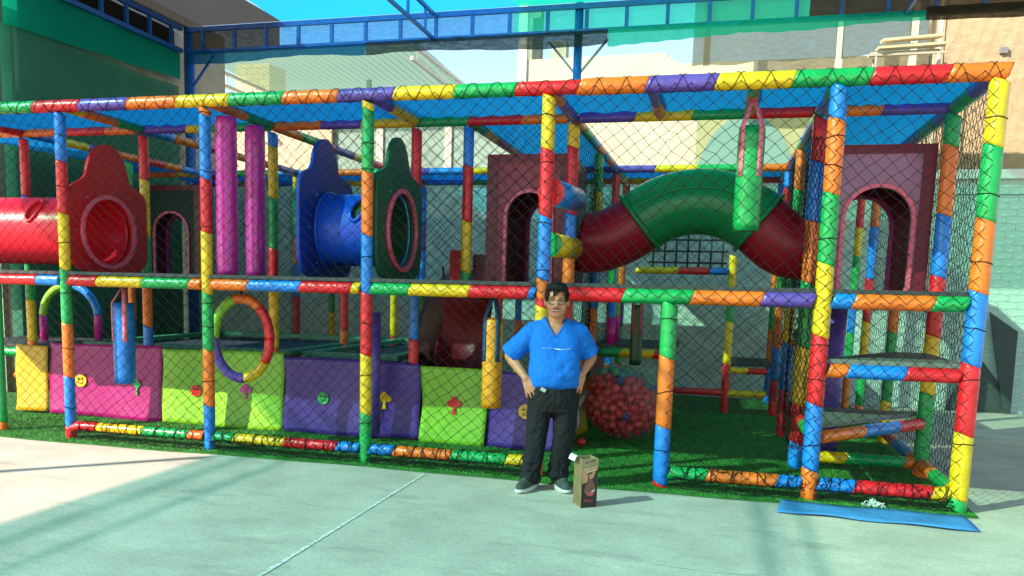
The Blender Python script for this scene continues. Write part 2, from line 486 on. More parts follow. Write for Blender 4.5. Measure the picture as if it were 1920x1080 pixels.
# ================================================================== NEIGHBOURING BUILDINGS
M_CREAM = mat('cream_render', (.56, .50, .35), .85, .07, 1.5, .3, 40)
cb = empty('cream_house', (-.5, 9.7, 0), 'cream rendered house with a stepped parapet behind the wall', 'house')
poly = [(-2.42, 0), (9, 0), (9, 5.44), (.39, 5.44), (.39, 5.50), (.28, 5.50), (.28, 5.56), (.2, 5.56), (.2, 5.63), (-2.3, 5.62), (-2.42, 5.62)]
mY = Matrix(((1, 0, 0, 0), (0, 0, 1, 9.5), (0, 1, 0, 0), (0, 0, 0, 1)))
MB().prism(poly, 2.5, mY).build('wall_core', M_CREAM, cb)
MB().box((-2.46, 9.46, 0), (-2.30, 9.62, 6.6)).build('corner_column', mat('cream_light', (.78, .74, .6), .85), cb)
M_CB = mat('clay_block', (.42, .30, .2), .9, .25, 8, .5, 40)
for x in (-2.26, -1.77):
    c_ = MB().box((x - .13, 9.8, 5.55), (x + .13, 10.1, 6.0 if x > -2 else 6.6)).build('brick_column', mat('clay_green', (.30, .34, .24), .9, .2, 6, .5, 50), cb)
# painted mural on the cream wall: pale green field and a blue-green dome, flat paint
M_PG = mat('mural_green', (.29, .33, .16), .85, .06, 2)
M_PT = mat('mural_teal', (.14, .29, .24), .85, .06, 2)
MB().box((.78, 9.486, 3.2), (3.4, 9.497, 4.9)).build('mural_field', M_PG, cb)
dome = [(1.62 + .85 * math.cos(math.pi * i / 24), 3.2 + 1.35 * math.sin(math.pi * i / 24)) for i in range(25)]
MB().prism(dome, .008, Matrix(((1, 0, 0, 0), (0, 0, 1, 9.474), (0, 1, 0, 0), (0, 0, 0, 1)))).build('mural_dome', M_PT, cb)

bh = empty('ochre_house', (6, 8.2, 0), 'tall rough ochre brick house wall at the upper right', 'house')
M_OCH = mat('ochre_brick', (.47, .345, .2), .95, .13, 5, .8, 38, bdist=.02, stretch=(1, 1, 2.2))
MB().box((4.3, 8.02, 0), (12, 9.3, 8.5)).build('wall_core', mat('ochre_mortar', (.47, .345, .2), .95, .15, 4, .6, 40), bh)
P = [[(4.3 + 4.2 * i / 70, 8.0 - .006 * random.random() - .004 * math.sin(i * .7 + j * 1.9) - .008 * math.sin(i * 2.3 - j * .8), 2.4 + 4.8 * j / 70) for j in range(71)] for i in range(71)]
MB().sheet(P).build('rough_plaster', M_OCH, bh)
MB().tube([(4.24, 7.97, 2.8), (4.22, 7.97, 6.5)], .03, 8).build('conduit', mat('conduit_pale', (.6, .55, .42), .6), bh)
MB().box((5.02, 7.94, 5.02), (5.12, 8.0, 5.1)).build('junction_box', mat('grey_box', (.2, .2, .2), .6), bh)

# net screen and plank pile on the neighbour's terrace
ns = empty('terrace_net', (2.4, 8.5, 4), 'grey green shade net stretched over the neighbouring terrace', 'shade net')
M_NS = cloth_mesh('terrace_cloth', (.50, .52, .42), (.22, .24, .17), .6, weave=.2)
MB().sheet([[(.68 + 3.5 * i / 20, 8.55 + .03 * math.sin(i * .7), (5.16 + .06 * i / 20 if j == 0 else 6.4) + .02 * math.sin(i * 1.3)) for j in range(2)] for i in range(21)]).build('cloth', M_NS, ns)
for x in (.9, 2.92, 3.98):
    MB().bar((x, 8.62, 4.9), (x, 8.62, 6.5), .12 if x > 2 else .06, .1).build('mast', mat('pale_post', (.55, .5, .36), .8), ns)
plk = mat('plank', (.6, .5, .3), .8, .25, 4, .3, 30, stretch=(1, 8, 8))
for i, (x0, x1, y, z, a) in enumerate(((3.22, 4.15, 7.55, 4.97, .04), (3.3, 4.2, 7.4, 5.02, .05), (3.4, 4.12, 7.6, 5.09, .03), (3.36, 4.16, 7.45, 5.135, .06))):
    o = MB().bar((x0, y, z), (x1, y + .1, z + a), .16, .035).build('plank', plk if i != 2 else mat('plank_grey', (.5, .52, .5), .7, .2, 5))
    tag(o, ['yellowish plank at the bottom of the pile on the terrace edge', 'long cream plank second from the bottom of the terrace pile',
            'short grey board under the top plank of the terrace pile', 'pale plank lying on top of the terrace pile'][i], 'plank', 'planks piled on the terrace edge')
sc = empty('plank_rack', (3.7, 7.5, 3.1), 'thin metal rack holding planks above the wall coping', 'rack')
for x, y in ((3.3, 7.42), (4.05, 7.42), (3.3, 7.68), (4.05, 7.68)):
    MB().tube([(x, y, 3.0), (x, y, 4.95)], .014, 6).build('leg', mat('rack_steel', (.4, .38, .3), .5), sc)
MB().bar((3.2, 7.42, 4.94), (4.2, 7.42, 4.94), .03, .03).build('crossbar', MATS['rack_steel'], sc)

# neighbour's shade canopy and brick pillar at the back left
nr = empty('neighbour_canopy', (-5.5, 9, 4), 'pale green corrugated canopy on a light truss behind the wall', 'canopy')
M_NC = cloth_mesh('canopy_cloth', (.55, .66, .5), (.26, .36, .22), .65, weave=.2)
P = []
for i in range(61):
    t_ = i / 60
    x = -8.65 + 4.55 * t_
    P.append([(x, 8.3 + 4.2 * j / 6, 5.74 + .03 * math.sin(j) + (.025 if i % 2 else 0)) for j in range(7)])
P = [[(p[0], p[1] if True else 0, p[2]) for p in r_] for r_ in P]
MB().sheet(P, False).build('cloth', M_NC, nr)
M_PALE = mat('pale_steel', (.55, .56, .5), .5, .1, 10)
for (xa, xb) in ((-8.65, -8.65), (-4.1, -4.1)):
    for dz in (-.05, -.3):
        MB().bar((xa, 8.3, 5.74 + dz), (xb, 12.5, 5.74 + dz), .06, .06).build('chord', M_PALE, nr)
    for i in range(7):
        t_ = (i + .5) / 7; p = Vector((xa, 8.3, 5.69)).lerp(Vector((xb, 12.5, 5.69)), t_)
        MB().bar(p - Vector((0, 0, .24)), p, .03, .03).build('web', M_PALE, nr)
MB().bar((-5.6, 10, 2.5), (-5.6, 10, 5.5), .08, .08).build('mast', mat('mast_green', (.2, .32, .26), .6), nr)
bp_ = empty('brick_pillar', (-9.6, 13, 0), 'yellow brick pillar standing beside the neighbouring canopy', 'pillar')
MB().box((-10.1, 12.61, 0), (-9.2, 13.4, 6.6)).build('pillar_core', mat('mortar_pale', (.6, .52, .38), .9), bp_)
V, F = box_array(brick_boxes(-10.1, -9.2, 3.0, 6.6, 12.6, .3, .14, .02), 12.605)
tag(link('brickwork', np_mesh('brickwork', V, F), mat('yellow_brick', (.6, .46, .26), .9, .2, 5, .4, 40), bp_), kind='stuff')
pk = empty('peach_house', (-6.6, 9.7, 0), 'low peach rendered house seen through the nets at the left', 'house')
MB().box((-9.2, 9.6, 0), (-6.22, 11, 4.95)).build('wall_core', mat('peach_render', (.6, .46, .31), .85, .08, 2), pk)
mg = empty('grey_shed', (-4.6, 9.8, 0), 'grey green shed wall between the peach and the cream house', 'shed')
MB().box((-6.2, 9.7, 0), (-2.5, 11, 4.75)).build('wall_core', mat('grey_green_render', (.25, .34, .28), .85, .15, 2), mg)
for x in (-5.3, -3.9):
    MB().box((x, 9.66, 0), (x + .14, 9.71, 4.7)).build('pilaster', mat('pale_pilaster', (.62, .56, .45), .8), mg)
# ================================================================== THE PLAY STRUCTURE
H, D = 3.0, 1.467
X0, X1, X2, X3, XM, X4, X5, X6, X7 = -5.89, -4.418, -2.954, -1.469, -.965, 0.0, .972, 2.041, 3.029
Y1, YB, Y3, Y4 = 1.18, 2.9, 4.55, 5.73
play = empty('play_structure', (-1.4, 2.8, 0), 'large netted soft play frame with padded multicoloured posts on green turf', 'play structure')
M_NET = mat('net_black', (.01, .01, .011), .75, .3, 20, spec=.15)
M_DECK = mat('deck_black', (.035, .04, .04), .6, .2, 5, .3, 60)
PAL = ['red', 'blue', 'yellow', 'green', 'orange', 'purple']

def sleeve(a, b, r, c, parent, shear, n=12):
    """one padded sleeve with slanted ends"""
    a, b = Vector(a), Vector(b)
    d = b - a; L = d.length
    ts = [0, min(.12, .02 / L)] + [k / 4 for k in (1, 2, 3)] + [1 - min(.12, .02 / L), 1]
    k0 = random.uniform(0, 6)
    rr = [r * .955] + [r * (1 + .012 * math.sin(k0 + 2.1 * i)) for i in range(len(ts) - 2)] + [r * .955]
    return MB().tube([a.lerp(b, t) for t in ts], rr, n, shear=shear).build('padding', vinyl(c), parent)

def member(name, a, b, segs, r, shear, core=True):
    """a steel pipe with padded sleeves; segs = [(colour, end position 0..1)]"""
    a, b = Vector(a), Vector(b)
    pipe = MB().tube([a, b], r * .55, 8).build(name, M_DECK, play)
    t0 = 0
    for c, t1 in segs:
        sleeve(a.lerp(b, t0), a.lerp(b, t1), r, c, pipe, shear); t0 = t1
    return pipe

def auto(L, seed, step=.48, first=None):
    rr = random.Random(seed); out = []; t = 0; last = None
    n = max(1, round(L / step))
    for i in range(n):
        c = rr.choice([p for p in PAL if p != last]); last = c
        out.append((c, (i + 1) / n if i == n - 1 else (i + 1 + rr.uniform(-.15, .15)) / n))
    return out

SV = Vector((-.36, 0, 0))       # slanted seams on uprights
def post(x, y, zs, top=H - .06, r=.05, bottom=0.012, name='post'):
    """zs = [(colour, z at lower end)] from the top down"""
    a, b = Vector((x, y, top)), Vector((x, y, bottom))
    segs = [(c, (top - z) / (top - bottom)) for c, z in zs]
    segs[-1] = (segs[-1][0], 1)
    return member(name, a, b, segs, r, -SV)
def apost(x, y, seed, top=H - .06, r=.05, bottom=.012):
    return member('post', (x, y, top), (x, y, bottom), auto(top - bottom, seed), r, -SV)

# front posts
post(X1, 0, [('blue', 2.53), ('red', 2.07), ('yellow', 1.57), ('green', 1.08), ('orange', .59), ('blue', .115), ('red', 0)], r=.05)
post(X2, 0, [('orange', 2.886), ('blue', 2.36), ('red', 1.91), ('yellow', 1.39), ('green', .9), ('orange', .41), ('blue', 0)], r=.05)
post(X3, 0, [('yellow', 2.887), ('green', 2.4), ('orange', 1.9), ('blue', 1.43), ('red', .92), ('yellow', .43), ('green', 0)], r=.05)
post(X4, 0, [('yellow', 2.55), ('red', 2.05), ('blue', 1.57), ('orange', 1.42), ('red', 1.36), ('yellow', .95), ('green', .5), ('orange', 0)], r=.053)
post(X5, 0, [('green', 1.01), ('orange', .48), ('blue', .043), ('red', 0)], top=D - .05, r=.06)
post(X6, 0, [('blue', 2.715), ('orange', 2.21), ('green', 1.72), ('yellow', 1.21), ('red', .716), ('blue', .234), ('orange', 0)], r=.06)
post(X7, 0, [('yellow', 2.517), ('green', 2.03), ('orange', 1.543), ('blue', 1.048), ('red', .562), ('yellow', .1), ('green', 0)], r=.066)
post(-5.3, .1, [('green', .1), ('orange', 0)], top=D - .05, r=.05)
# second row
post(X0, Y1, [('red', 2.35), ('blue', 1.9), ('green', 1.25), ('yellow', .8), ('orange', 0)])
post(X1, Y1, [('red', 2.51), ('yellow', 1.95), ('green', 1.48), ('orange', 1.01), ('blue', .55), ('red', 0)])
post(X2, Y1, [('blue', 2.81), ('yellow', 2.32), ('green', 1.83), ('red', 1.44), ('yellow', .85), ('orange', 0)])
post(X3, Y1, [('red', 2.4), ('yellow', 1.8), ('blue', .99), ('red', 0)])
post(XM, Y1, [('blue', 2.6), ('red', 2.1), ('yellow', 1.635), ('green', 0)], bottom=1.54)
post(X4, Y1, [('yellow', 2.75), ('red', 2.17), ('blue', 1.8), ('orange', 1.51), ('red', .9), ('green', 0)], r=.055)
post(X6, Y1, [('red', 2.59), ('blue', 2.11), ('orange', 1.6), ('green', 1.06), ('yellow', .56), ('red', .235), ('blue', 0)], r=.06)
post(X7, Y1, [('green', 2.7), ('orange', 2.16), ('blue', 1.67), ('red', 1.19), ('yellow', .72), ('green', .1), ('orange', 0)], r=.062)
# middle and back rows
post(X4, YB, [('green', 2.55), ('yellow', 1.9), ('blue', 1.3), ('orange', .7), ('green', 0)])
post(X6, YB, [('orange', 2.55), ('green', 1.5), ('yellow', 1.0), ('blue', .5), ('red', 0)])
post(X7, YB, [('orange', 1.15), ('green', .45), ('yellow', 0)])
apost(X0, YB, 11); apost(X2, YB, 31, top=1.42)
post(X1, Y3, [('yellow', 2.8), ('green', 2.1), ('orange', 1.75), ('blue', 1.3), ('red', 0)])
post(X2, Y3, [('blue', 2.2), ('green', 1.6), ('yellow', .8), ('red', 0)])
post(X3, Y3, [('blue', 2.3), ('orange', 1.7), ('red', .6), ('blue', 0)])
post(X4, Y3, [('red', 2.55), ('blue', 1.9), ('green', 1.35), ('red', .95), ('blue', .55), ('orange', 0)])
post(1.47, Y3, [('yellow', 1.5), ('green', 1.15), ('yellow', .62), ('red', 0)], top=1.95)
post(X6, Y3, [('blue', 2.75), ('red', 2.2), ('yellow', 1.75), ('green', 1.45), ('orange', .85), ('blue', .45), ('red', 0)])
post(X7, Y3, [('orange', 2.3), ('blue', 1.7), ('red', 1.2), ('yellow', .6), ('green', .2), ('orange', 0)])
post(2.62, Y3, [('blue', 2.15), ('red', 1.75), ('yellow', 1.2), ('green', .75), ('orange', 0)])
for i, x in enumerate((X1, X2, X3, X4, X6, X7)): apost(x, Y4, 50 + i)
apost(X0, Y3, 77)

# horizontal rails
SH = Vector((0, 0, .36))
def xrail(x0, x1, y, z, br, r=.05, name='rail'):
    """br = [(colour, x at right end)]"""
    return member(name, (x0, y, z), (x1, y, z), [(c, (min(x, x1) - x0) / (x1 - x0)) for c, x in br], r, SH)
top_c = [('green', -4.675), ('red', -4.188), ('purple', -3.695), ('orange', -3.203), ('yellow', -2.703), ('green', -2.205), ('orange', -1.712),
         ('purple', -1.236), ('yellow', -.738), ('green', -.25), ('red', .231)]
xrail(-5.2, .231, 0, H, top_c, .054, 'top_rail')
xrail(-6.2, -5.2, 0, H, [('orange', -5.7), ('blue', -5.2)], .05, 'top_rail')
xrail(.231, X7 + .05, 0, H, [('orange', .729), ('purple', 1.218), ('yellow', 1.741), ('green', 2.241), ('red', 2.72), ('orange', X7 + .05)], .062, 'top_rail')
dk = dict(r=.05)
xrail(-6.2, X1 - .05, 0, D, [('yellow', -5.6), ('red', -4.718), ('blue', X1)], **dk)
xrail(X1 + .05, X2 - .05, 0, D, [('red', -4.064), ('yellow', -3.591), ('green', -3.116), ('orange', X2)], **dk)
xrail(X2 + .05, X3 - .05, 0, D, [('orange', -2.545), ('blue', -2.059), ('red', -1.59), ('yellow', X3)], **dk)
xrail(X3 + .05, X4 - .05, 0, D, [('green', -1.086), ('yellow', -.583), ('red', -.102), ('blue', X4)], r=.052)
xrail(X4 + .05, X6 - .06, 0, D, [('red', .628), ('green', 1.131), ('orange', 1.629), ('purple', X6)], r=.058)
xrail(X6 + .06, X7 - .06, 0, D, [('blue', 2.242), ('orange', 2.756), ('green', X7)], r=.058)
bt = .128
xrail(X1 + .05, X2 - .05, 0, bt, [('red', -4.116), ('yellow', -3.631), ('green', -3.161), ('orange', X2)], .046)
xrail(X2 + .05, X3 - .05, 0, bt, [('green', -2.706), ('yellow', -2.213), ('red', -1.723), ('blue', X3)], .046)
xrail(X3 + .05, -.05, 0, bt, [('blue', -1.206), ('orange', -.707), ('green', -.245), ('yellow', 0)], .048)
xrail(X5 + .06, X6 - .06, 0, bt, [('green', 1.314), ('orange', 1.812), ('blue', X6)], .052)
xrail(X6 + .06, X7 - .06, 0, bt, [('blue', 2.345), ('red', 2.855), ('yellow', X7)], .055)
# small corner elbow at the first post
member('rail', (X1, 0, .1), (X1 + .12, 0, bt), [('red', 1)], .05, None)
# second row tops
xrail(-6.3, X4 - .04, Y1, H, [('orange', -5.31), ('red', -4.85), ('orange', -4.5), ('purple', -3.898), ('yellow', -3.608), ('green', -2.962), ('orange', -2.425),
      ('purple', -2.013), ('yellow', -1.465), ('green', -.966), ('red', -.468), ('orange', X4)], .046)
xrail(X4 + .04, X6 - .05, Y1, H, [('purple', .539), ('yellow', 1.02), ('green', 1.476), ('red', X6)], .048)
xrail(X6 + .05, X7 - .05, Y1, H, [('orange', 2.505), ('purple', X7)], .048)
# third row tops and the row behind it
xrail(-6.8, X4, Y3, H, [(c, -6.8 + 6.8 * t) for c, t in auto(6.8, 5)], .046)
xrail(X4, X6, Y3, H, [('purple', .48), ('yellow', .98), ('green', 1.48), ('red', 1.62), ('orange', X6)], .046)
xrail(X6, X7, Y3, H, [('green', 2.5), ('blue', X7)], .046)
xrail(-6.8, X7, Y4, H, [(c, -6.8 + 9.83 * t) for c, t in auto(9.83, 15)], .046)
xrail(.3, 1.42, Y3, 1.76, [('yellow', .82), ('red', 1.2), ('blue', 1.42)], .045)
xrail(X4, 1.95, Y3, .26, [('orange', .35), ('blue', .8), ('red', 1.5), ('yellow', 1.95)], .045)
xrail(-6.8, -5.0, 1.9, .32, [('orange', -6.0), ('blue', -5.0)], .045)
xrail(X6 + .06, X7 - .06, Y1, bt, [('yellow', 2.45), ('green', 2.9), ('orange', X7)], .052)
xrail(X6, X7, YB, .3, [('red', 2.4), ('blue', X7)], .045)
# depth rails
def yrail(x, y0, y1, z, segs, r=.046, name='rail'):
    return member(name, (x, y0, z), (x, y1, z), segs, r, None)
yrail(X1, .06, Y1 - .05, H, [('yellow', .2), ('orange', .65), ('green', 1)])
yrail(X2, .06, Y1 - .05, H, [('orange', .55), ('green', 1)])
yrail(X3, .06, Y1 - .05, H, [('purple', .4), ('yellow', 1)])
yrail(X4, .06, Y1 - .05, H, [('orange', .4), ('purple', 1)])
yrail(.75, .06, Y1 - .05, H, [('purple', .55), ('orange', 1)])
yrail(1.48, .06, Y1 - .05, H, [('green', .3), ('orange', 1)])
yrail(X6, .06, Y1 - .05, H, [('green', .5), ('blue', 1)])
yrail(X7, .06, Y1 - .06, H, [('purple', .5), ('green', 1)], .058)
yrail(X0, .06, Y1 - .05, H, [('green', .5), ('red', 1)])
for x, sd_ in ((X0, 3), (X1, 4), (X2, 6), (XM, 9), (X4, 10), (X6, 12)):
    yrail(x, Y1 + .05, Y3 - .05, H, auto(3.3, sd_))
    yrail(x, Y3 + .05, Y4 - .05, H, auto(1.1, sd_ + 40))
yrail(X7, Y1 + .05, Y3, H, [('purple', .15), ('green', .35), ('purple', .6), ('orange', 1)], .055)
yrail(X7, .06, Y1 - .05, bt, [('yellow', .15), ('green', .6), ('orange', 1)], .052)
yrail(X7, Y1 + .05, YB, bt, [('orange', .2), ('blue', .6), ('red', 1)], .05)
yrail(X7, .06, Y1 - .06, D, [('blue', .5), ('red', 1)], .052)
yrail(X4, Y1 + .05, YB, D, [('red', .5), ('green', 1)])

# steps beside the right-hand corner
xrail(X6 + .07, X7 - .06, 0, .968, [('orange', 2.24), ('blue', 2.62), ('red', X7)], .052)
yrail(X7, .06, Y1 - .06, .968, [('yellow', .5), ('green', 1)], .048)
member('rail', (X6 + .05, 0.05, .47), (X7 - .05, Y1 - .06, .47), [('orange', .4), ('blue', .75), ('red', 1)], .05, SH)
yrail(X6, .06, Y1 - .06, .47, [('green', .6), ('red', 1)], .046)
def plate(pts, z, th=.03, m=None, name='step_board'):
    mm = Matrix.Translation((0, 0, z))
    return MB().prism(pts, th, mm).build(name, m or MATS_STEP, play)
MATS_STEP = mat('step_grey', (.13, .15, .13), .55, .2, 6, .3, 60)
plate([(X6 + .02, .0), (X7 - .03, -.0), (X7 - .03, Y1), (X7 - .3, Y1)], 1.022)
plate([(X6 + .02, .06), (X7 - .06, Y1 + .03), (X6 + .02, Y1 + .03)], .525)
# small steps and platform further in
xrail(1.5, 2.0, Y3 - .02, .55, [('yellow', 1.72), ('red', 1.95), ('blue', 2.0)], .04)
plate([(1.5, Y3), (2.0, Y3), (2.0, Y4), (1.5, Y4)], .6, m=M_DECK)
xrail(2.05, 2.55, Y3 - .02, .92, [('orange', 2.55)], .04)
plate([(2.05, Y3), (2.6, Y3), (2.6, Y4), (2.05, Y4)], .97, m=M_DECK)
xrail(.1, .9, YB, .82, [('green', .32), ('yellow', .68), ('red', .9)], .05)
plate([(.0, YB), (.9, YB), (.9, YB + 1.2), (.0, YB + 1.2)], .88, m=M_DECK)
xrail(-6.9, X0 - .05, Y1 + .02, .66, [('green', X0)], .05)
plate([(-7.0, Y1), (-5.62, Y1 + .02), (-5.62, 2.4), (-7.0, 2.4)], .72, m=M_DECK)

# decks at half height
DZ = D + .052
def deck(x0, x1, y0, y1): MB().box((x0, y0, DZ), (x1, y1, DZ + .03)).build('deck_board', M_DECK, play)
bx = [-6.9, X1, X2, X3, X4, X6, X7]
for a_, b_ in zip(bx[:-1], bx[1:]): deck(a_ + .004, b_ - .004, -.03, Y1 + .04)
deck(XM, X4, Y1 + .045, Y3); deck(X6, X7 - .25, Y1 + .045, Y3 - .2); deck(X0, X1, 2.6, Y3)
for a_, b_ in zip([-6.9, X1, X2, X3, X4, 1.0], [X1, X2, X3, X4, 1.0, 1.9]): deck(a_ + .004, b_ - .004, Y3 + .005, Y4)

# blue canopy sheets on top of the corridors
M_CAN = cloth_mesh('canopy_blue', (.05, .26, .55), (.01, .22, .62), .93, weave=.03)
def canopy(x0, x1, y0, y1, s_=.05):
    nx, ny = 14, 5
    P = [[(x0 + (x1 - x0) * i / nx, y0 + (y1 - y0) * j / ny, H + .035 - s_ * math.sin(math.pi * i / nx) * math.sin(math.pi * j / ny)
           + .012 * math.sin(3 * i + j)) for j in range(ny + 1)] for i in range(nx + 1)]
    return MB().sheet(P).build('canopy', M_CAN, play)
for a_, b_ in zip(bx[:-1], bx[1:]): canopy(a_, b_, .0, Y1)
canopy(XM, X4, Y1, Y3); canopy(X6, X7, Y1, Y3); canopy(-6.9, X0, Y1, Y3, .03)
for a_, b_ in zip([-6.8, X1, X2, X3, X4, X6], [X1, X2, X3, X4, X6, X7]): canopy(a_, b_, Y3, Y4)

# ---------------------------------------------------------------- nets
def strands(E0, E1, r):
    """three-sided prisms between point pairs"""
    d = E1 - E0
    L = np.linalg.norm(d, axis=1, keepdims=True); d = d / np.maximum(L, 1e-6)
    up = np.where(np.abs(d[:, 2:3]) < .9, np.array([[0, 0, 1.]]), np.array([[1., 0, 0]]))
    s = np.cross(d, up); s /= np.linalg.norm(s, axis=1, keepdims=True); u = np.cross(s, d)
    n = len(E0); V = np.empty((n, 6, 3))
    for k in range(3):
        a = 2 * np.pi * k / 3
        off = (s * np.cos(a) + u * np.sin(a)) * r
        V[:, k] = E0 + off; V[:, 3 + k] = E1 + off
    b = (np.arange(n) * 6)[:, None]
    F = np.concatenate([b + np.array([[k, (k + 1) % 3, 3 + (k + 1) % 3, 3 + k]]) for k in range(3)])
    return V.reshape(-1, 3), F
def net(o, u, v, wd, ht, pw=.112, ph=.102, r=.0022, jit=.012, bulge=.02, cut=None, m=None, knots=False):
    """diamond net spanning o + u*[0..wd] + v*[0..ht]"""
    o, u, v = (np.array(q, float) for q in (o, u, v)); n_ = np.cross(u, v)
    ni, nj = max(2, round(wd / pw * 2)), max(2, round(ht / ph * 2))
    ph0 = rng.uniform(0, 6)
    I, J = np.meshgrid(np.arange(ni + 1), np.arange(nj + 1), indexing='ij')
    ex = 4 * (I / ni) * (1 - I / ni); ez = 4 * (J / nj) * (1 - J / nj)
    A = I / ni * wd + jit * rng.normal(size=I.shape) * np.minimum(1, 3 * ex) * .5 + .02 * np.sin(J * .35 + ph0) * ex
    B = J / nj * ht + jit * rng.normal(size=I.shape) * np.minimum(1, 3 * ez) * .5 - .025 * np.sin(I * .28 + ph0) * ez - .012 * np.sin(np.pi * I / ni)
    W = bulge * ex * ez * np.sin(ph0 + I * .2)
    Pn = o + A[..., None] * u + B[..., None] * v + W[..., None] * n_
    par = (I + J) % 2 == 0
    e0, e1 = [], []
    m1 = par[:-1, :-1]; e0.append(Pn[:-1, :-1][m1]); e1.append(Pn[1:, 1:][m1])
    m2 = par[1:, :-1]; e0.append(Pn[1:, :-1][m2]); e1.append(Pn[:-1, 1:][m2])
    V, F = strands(np.concatenate(e0), np.concatenate(e1), r)
    if knots:
        K = Pn[par]; q = .0046
        O = np.array([[q, 0, 0], [-q, 0, 0], [0, q, 0], [0, -q, 0], [0, 0, q], [0, 0, -q]])
        KV = (K[:, None, :] + O[None]).reshape(-1, 3)
        KQ = np.array([[4, 0, 5, 2], [4, 2, 5, 1], [4, 1, 5, 3], [4, 3, 5, 0]])
        F = np.concatenate([F, (len(V) + np.arange(len(K)) * 6)[:, None, None].repeat(4, 1).reshape(-1, 1) + np.tile(KQ, (len(K), 1))])
        V = np.concatenate([V, KV])
    ob = link('net', np_mesh('net', V, F), m or M_NET, play)
    tag(ob, kind='stuff'); return ob
ux, uy, uz = (1, 0, 0), (0, 1, 0), (0, 0, 1)
yf = -.062
for (a_, b_) in ((-6.2, X1), (X1, X2), (X2, X3), (X3, X4), (X4, X6), (X6, X7)):
    net((a_, yf, D), ux, uz, b_ - a_, H - D, knots=True)
for (a_, b_) in ((-6.2, X1 - .02),): net((a_, .15, .0), ux, uz, b_ - a_, D)
for (a_, b_) in ((X1, X2), (X2, X3), (X3, X4 - .02), (X5 + .02, X6), (X6, X7)):
    net((a_, yf, .10), ux, uz, b_ - a_, D - .10, knots=True)
M_NET2 = mat('net_back', (.012, .03, .035), .6, .3, 20)
net((X7 + .04, 0, .1), uy, uz, Y1, H - .1, .1, .12, .0023)
net((X7 + .04, Y1, .1), uy, uz, Y3 - Y1, H - .1, .1, .12, .0023)
net((X6, Y1, D), uy, uz, Y3 - Y1, H - D, .11, .11, .0023); net((X4, Y1, .1), uy, uz, Y3 - Y1, H - .1, .11, .11, .0023)
net((-6.2, Y3, D), ux, uz, X3 + 6.2, H - D, .1, .1, .0023); net((X3, Y3, .1), ux, uz, -X3, H - .1, .1, .1, .0023)
net((X4, Y3, .1), ux, uz, X6, H - .1, .1, .1, .0023); net((X6, Y3, .1), ux, uz, X7 - X6, H - .1, .1, .1, .0023)
net((-6.2, Y3, .1), ux, uz, X3 + 6.2, D - .1, .1, .1, .0023)
net((X6, Y1 + .05, 0.1), uy, uz, YB - Y1, D - .1, .11, .11, .0023)
net((X3, Y1 + .06, D), ux, uz, X4 - X3, H - D, .12, .12, .0023); net((X0, Y1 + .06, D), ux, uz, X3 - X0, H - D, .112, .102, .0022)
# lacing cord wound round the rails, bunched net along the bottom rails
def lacing(x0, x1, y, z, r, pitch, turns_hand=(1, -1), cr=.0025, wob=.0, name='lacing'):
    e0, e1 = [], []
    for h in turns_hand:
        n_ = int((x1 - x0) / pitch * 12); t = np.linspace(0, 1, n_ + 1)
        a = h * 2 * np.pi * (x1 - x0) * t / pitch + rng.uniform(0, 6) + wob * np.sin(t * 37 + h)
        rr = r + .002 + wob * .004 * np.sin(t * 91)
        p = np.stack([x0 + (x1 - x0) * t + wob * .02 * np.sin(t * 53 * h), y + rr * np.cos(a), z + rr * np.sin(a)], 1)
        e0.append(p[:-1]); e1.append(p[1:])
    V, F = strands(np.concatenate(e0), np.concatenate(e1), cr)
    tag(link(name, np_mesh(name, V, F), M_NET, play), kind='stuff')
lacing(-6.2, .231, 0, H, .056, .19); lacing(.231, X7, 0, H, .064, .2)
for (a_, b_, r) in ((X1, X2, .046), (X2, X3, .046), (X3, X4 - .05, .048), (X5 + .05, X6, .052), (X6, X7, .055)):
    lacing(a_ + .04, b_ - .04, 0, bt, r, .085, (1, -1), .0034, 1.2)
    lacing(a_ + .04, b_ - .04, 0, bt, r, .21, (1, -1), .0034, 2.0)
    # loose skirt of net between rail and turf
    net((a_ + .03, -.075, .028), ux, np.array((0, .35, 1)) / 1.06, b_ - a_ - .06, .085, .13, .026, .0032, .015, .0)
for (x, r_, zl) in ((X1, .05, (.3, .85, 1.35, 1.8, 2.3, 2.75)), (X2, .05, (.62, 1.1, 1.3, 1.95, 2.42, 2.9)), (X3, .05, (.35, .75, 1.18, 1.72, 2.42, 2.62)), (X4, .053, (1.64, 2.0, 2.45, 2.8)),
                   (X5, .06, (.3, .75, 1.3)), (X6, .06, (.42, .9, 1.15, 1.9, 2.4, 2.6)), (X7, .066, (.5, .95, 1.3, 1.75, 2.2, 2.7))):
    for z in zl:
        tl = random.uniform(-.25, .25)
        o = MB().tube([(x + (r_ + .003) * math.cos(a), (r_ + .003) * math.sin(a), z + tl * r_ * math.cos(a) + .004 * math.sin(3 * a)) for a in np.linspace(0, 2 * math.pi, 17)[:-1]], .0035, 5, closed=True).build('tie_cord', M_NET, play)
for (x, y) in ((X4, YB), (X6, YB), (X6, Y1), (X6, Y3), (X1, Y3)):
    net((x - .07, y - .065, .2), ux, uz, .14, 2.6, .03, .09, .003, .006, .01)

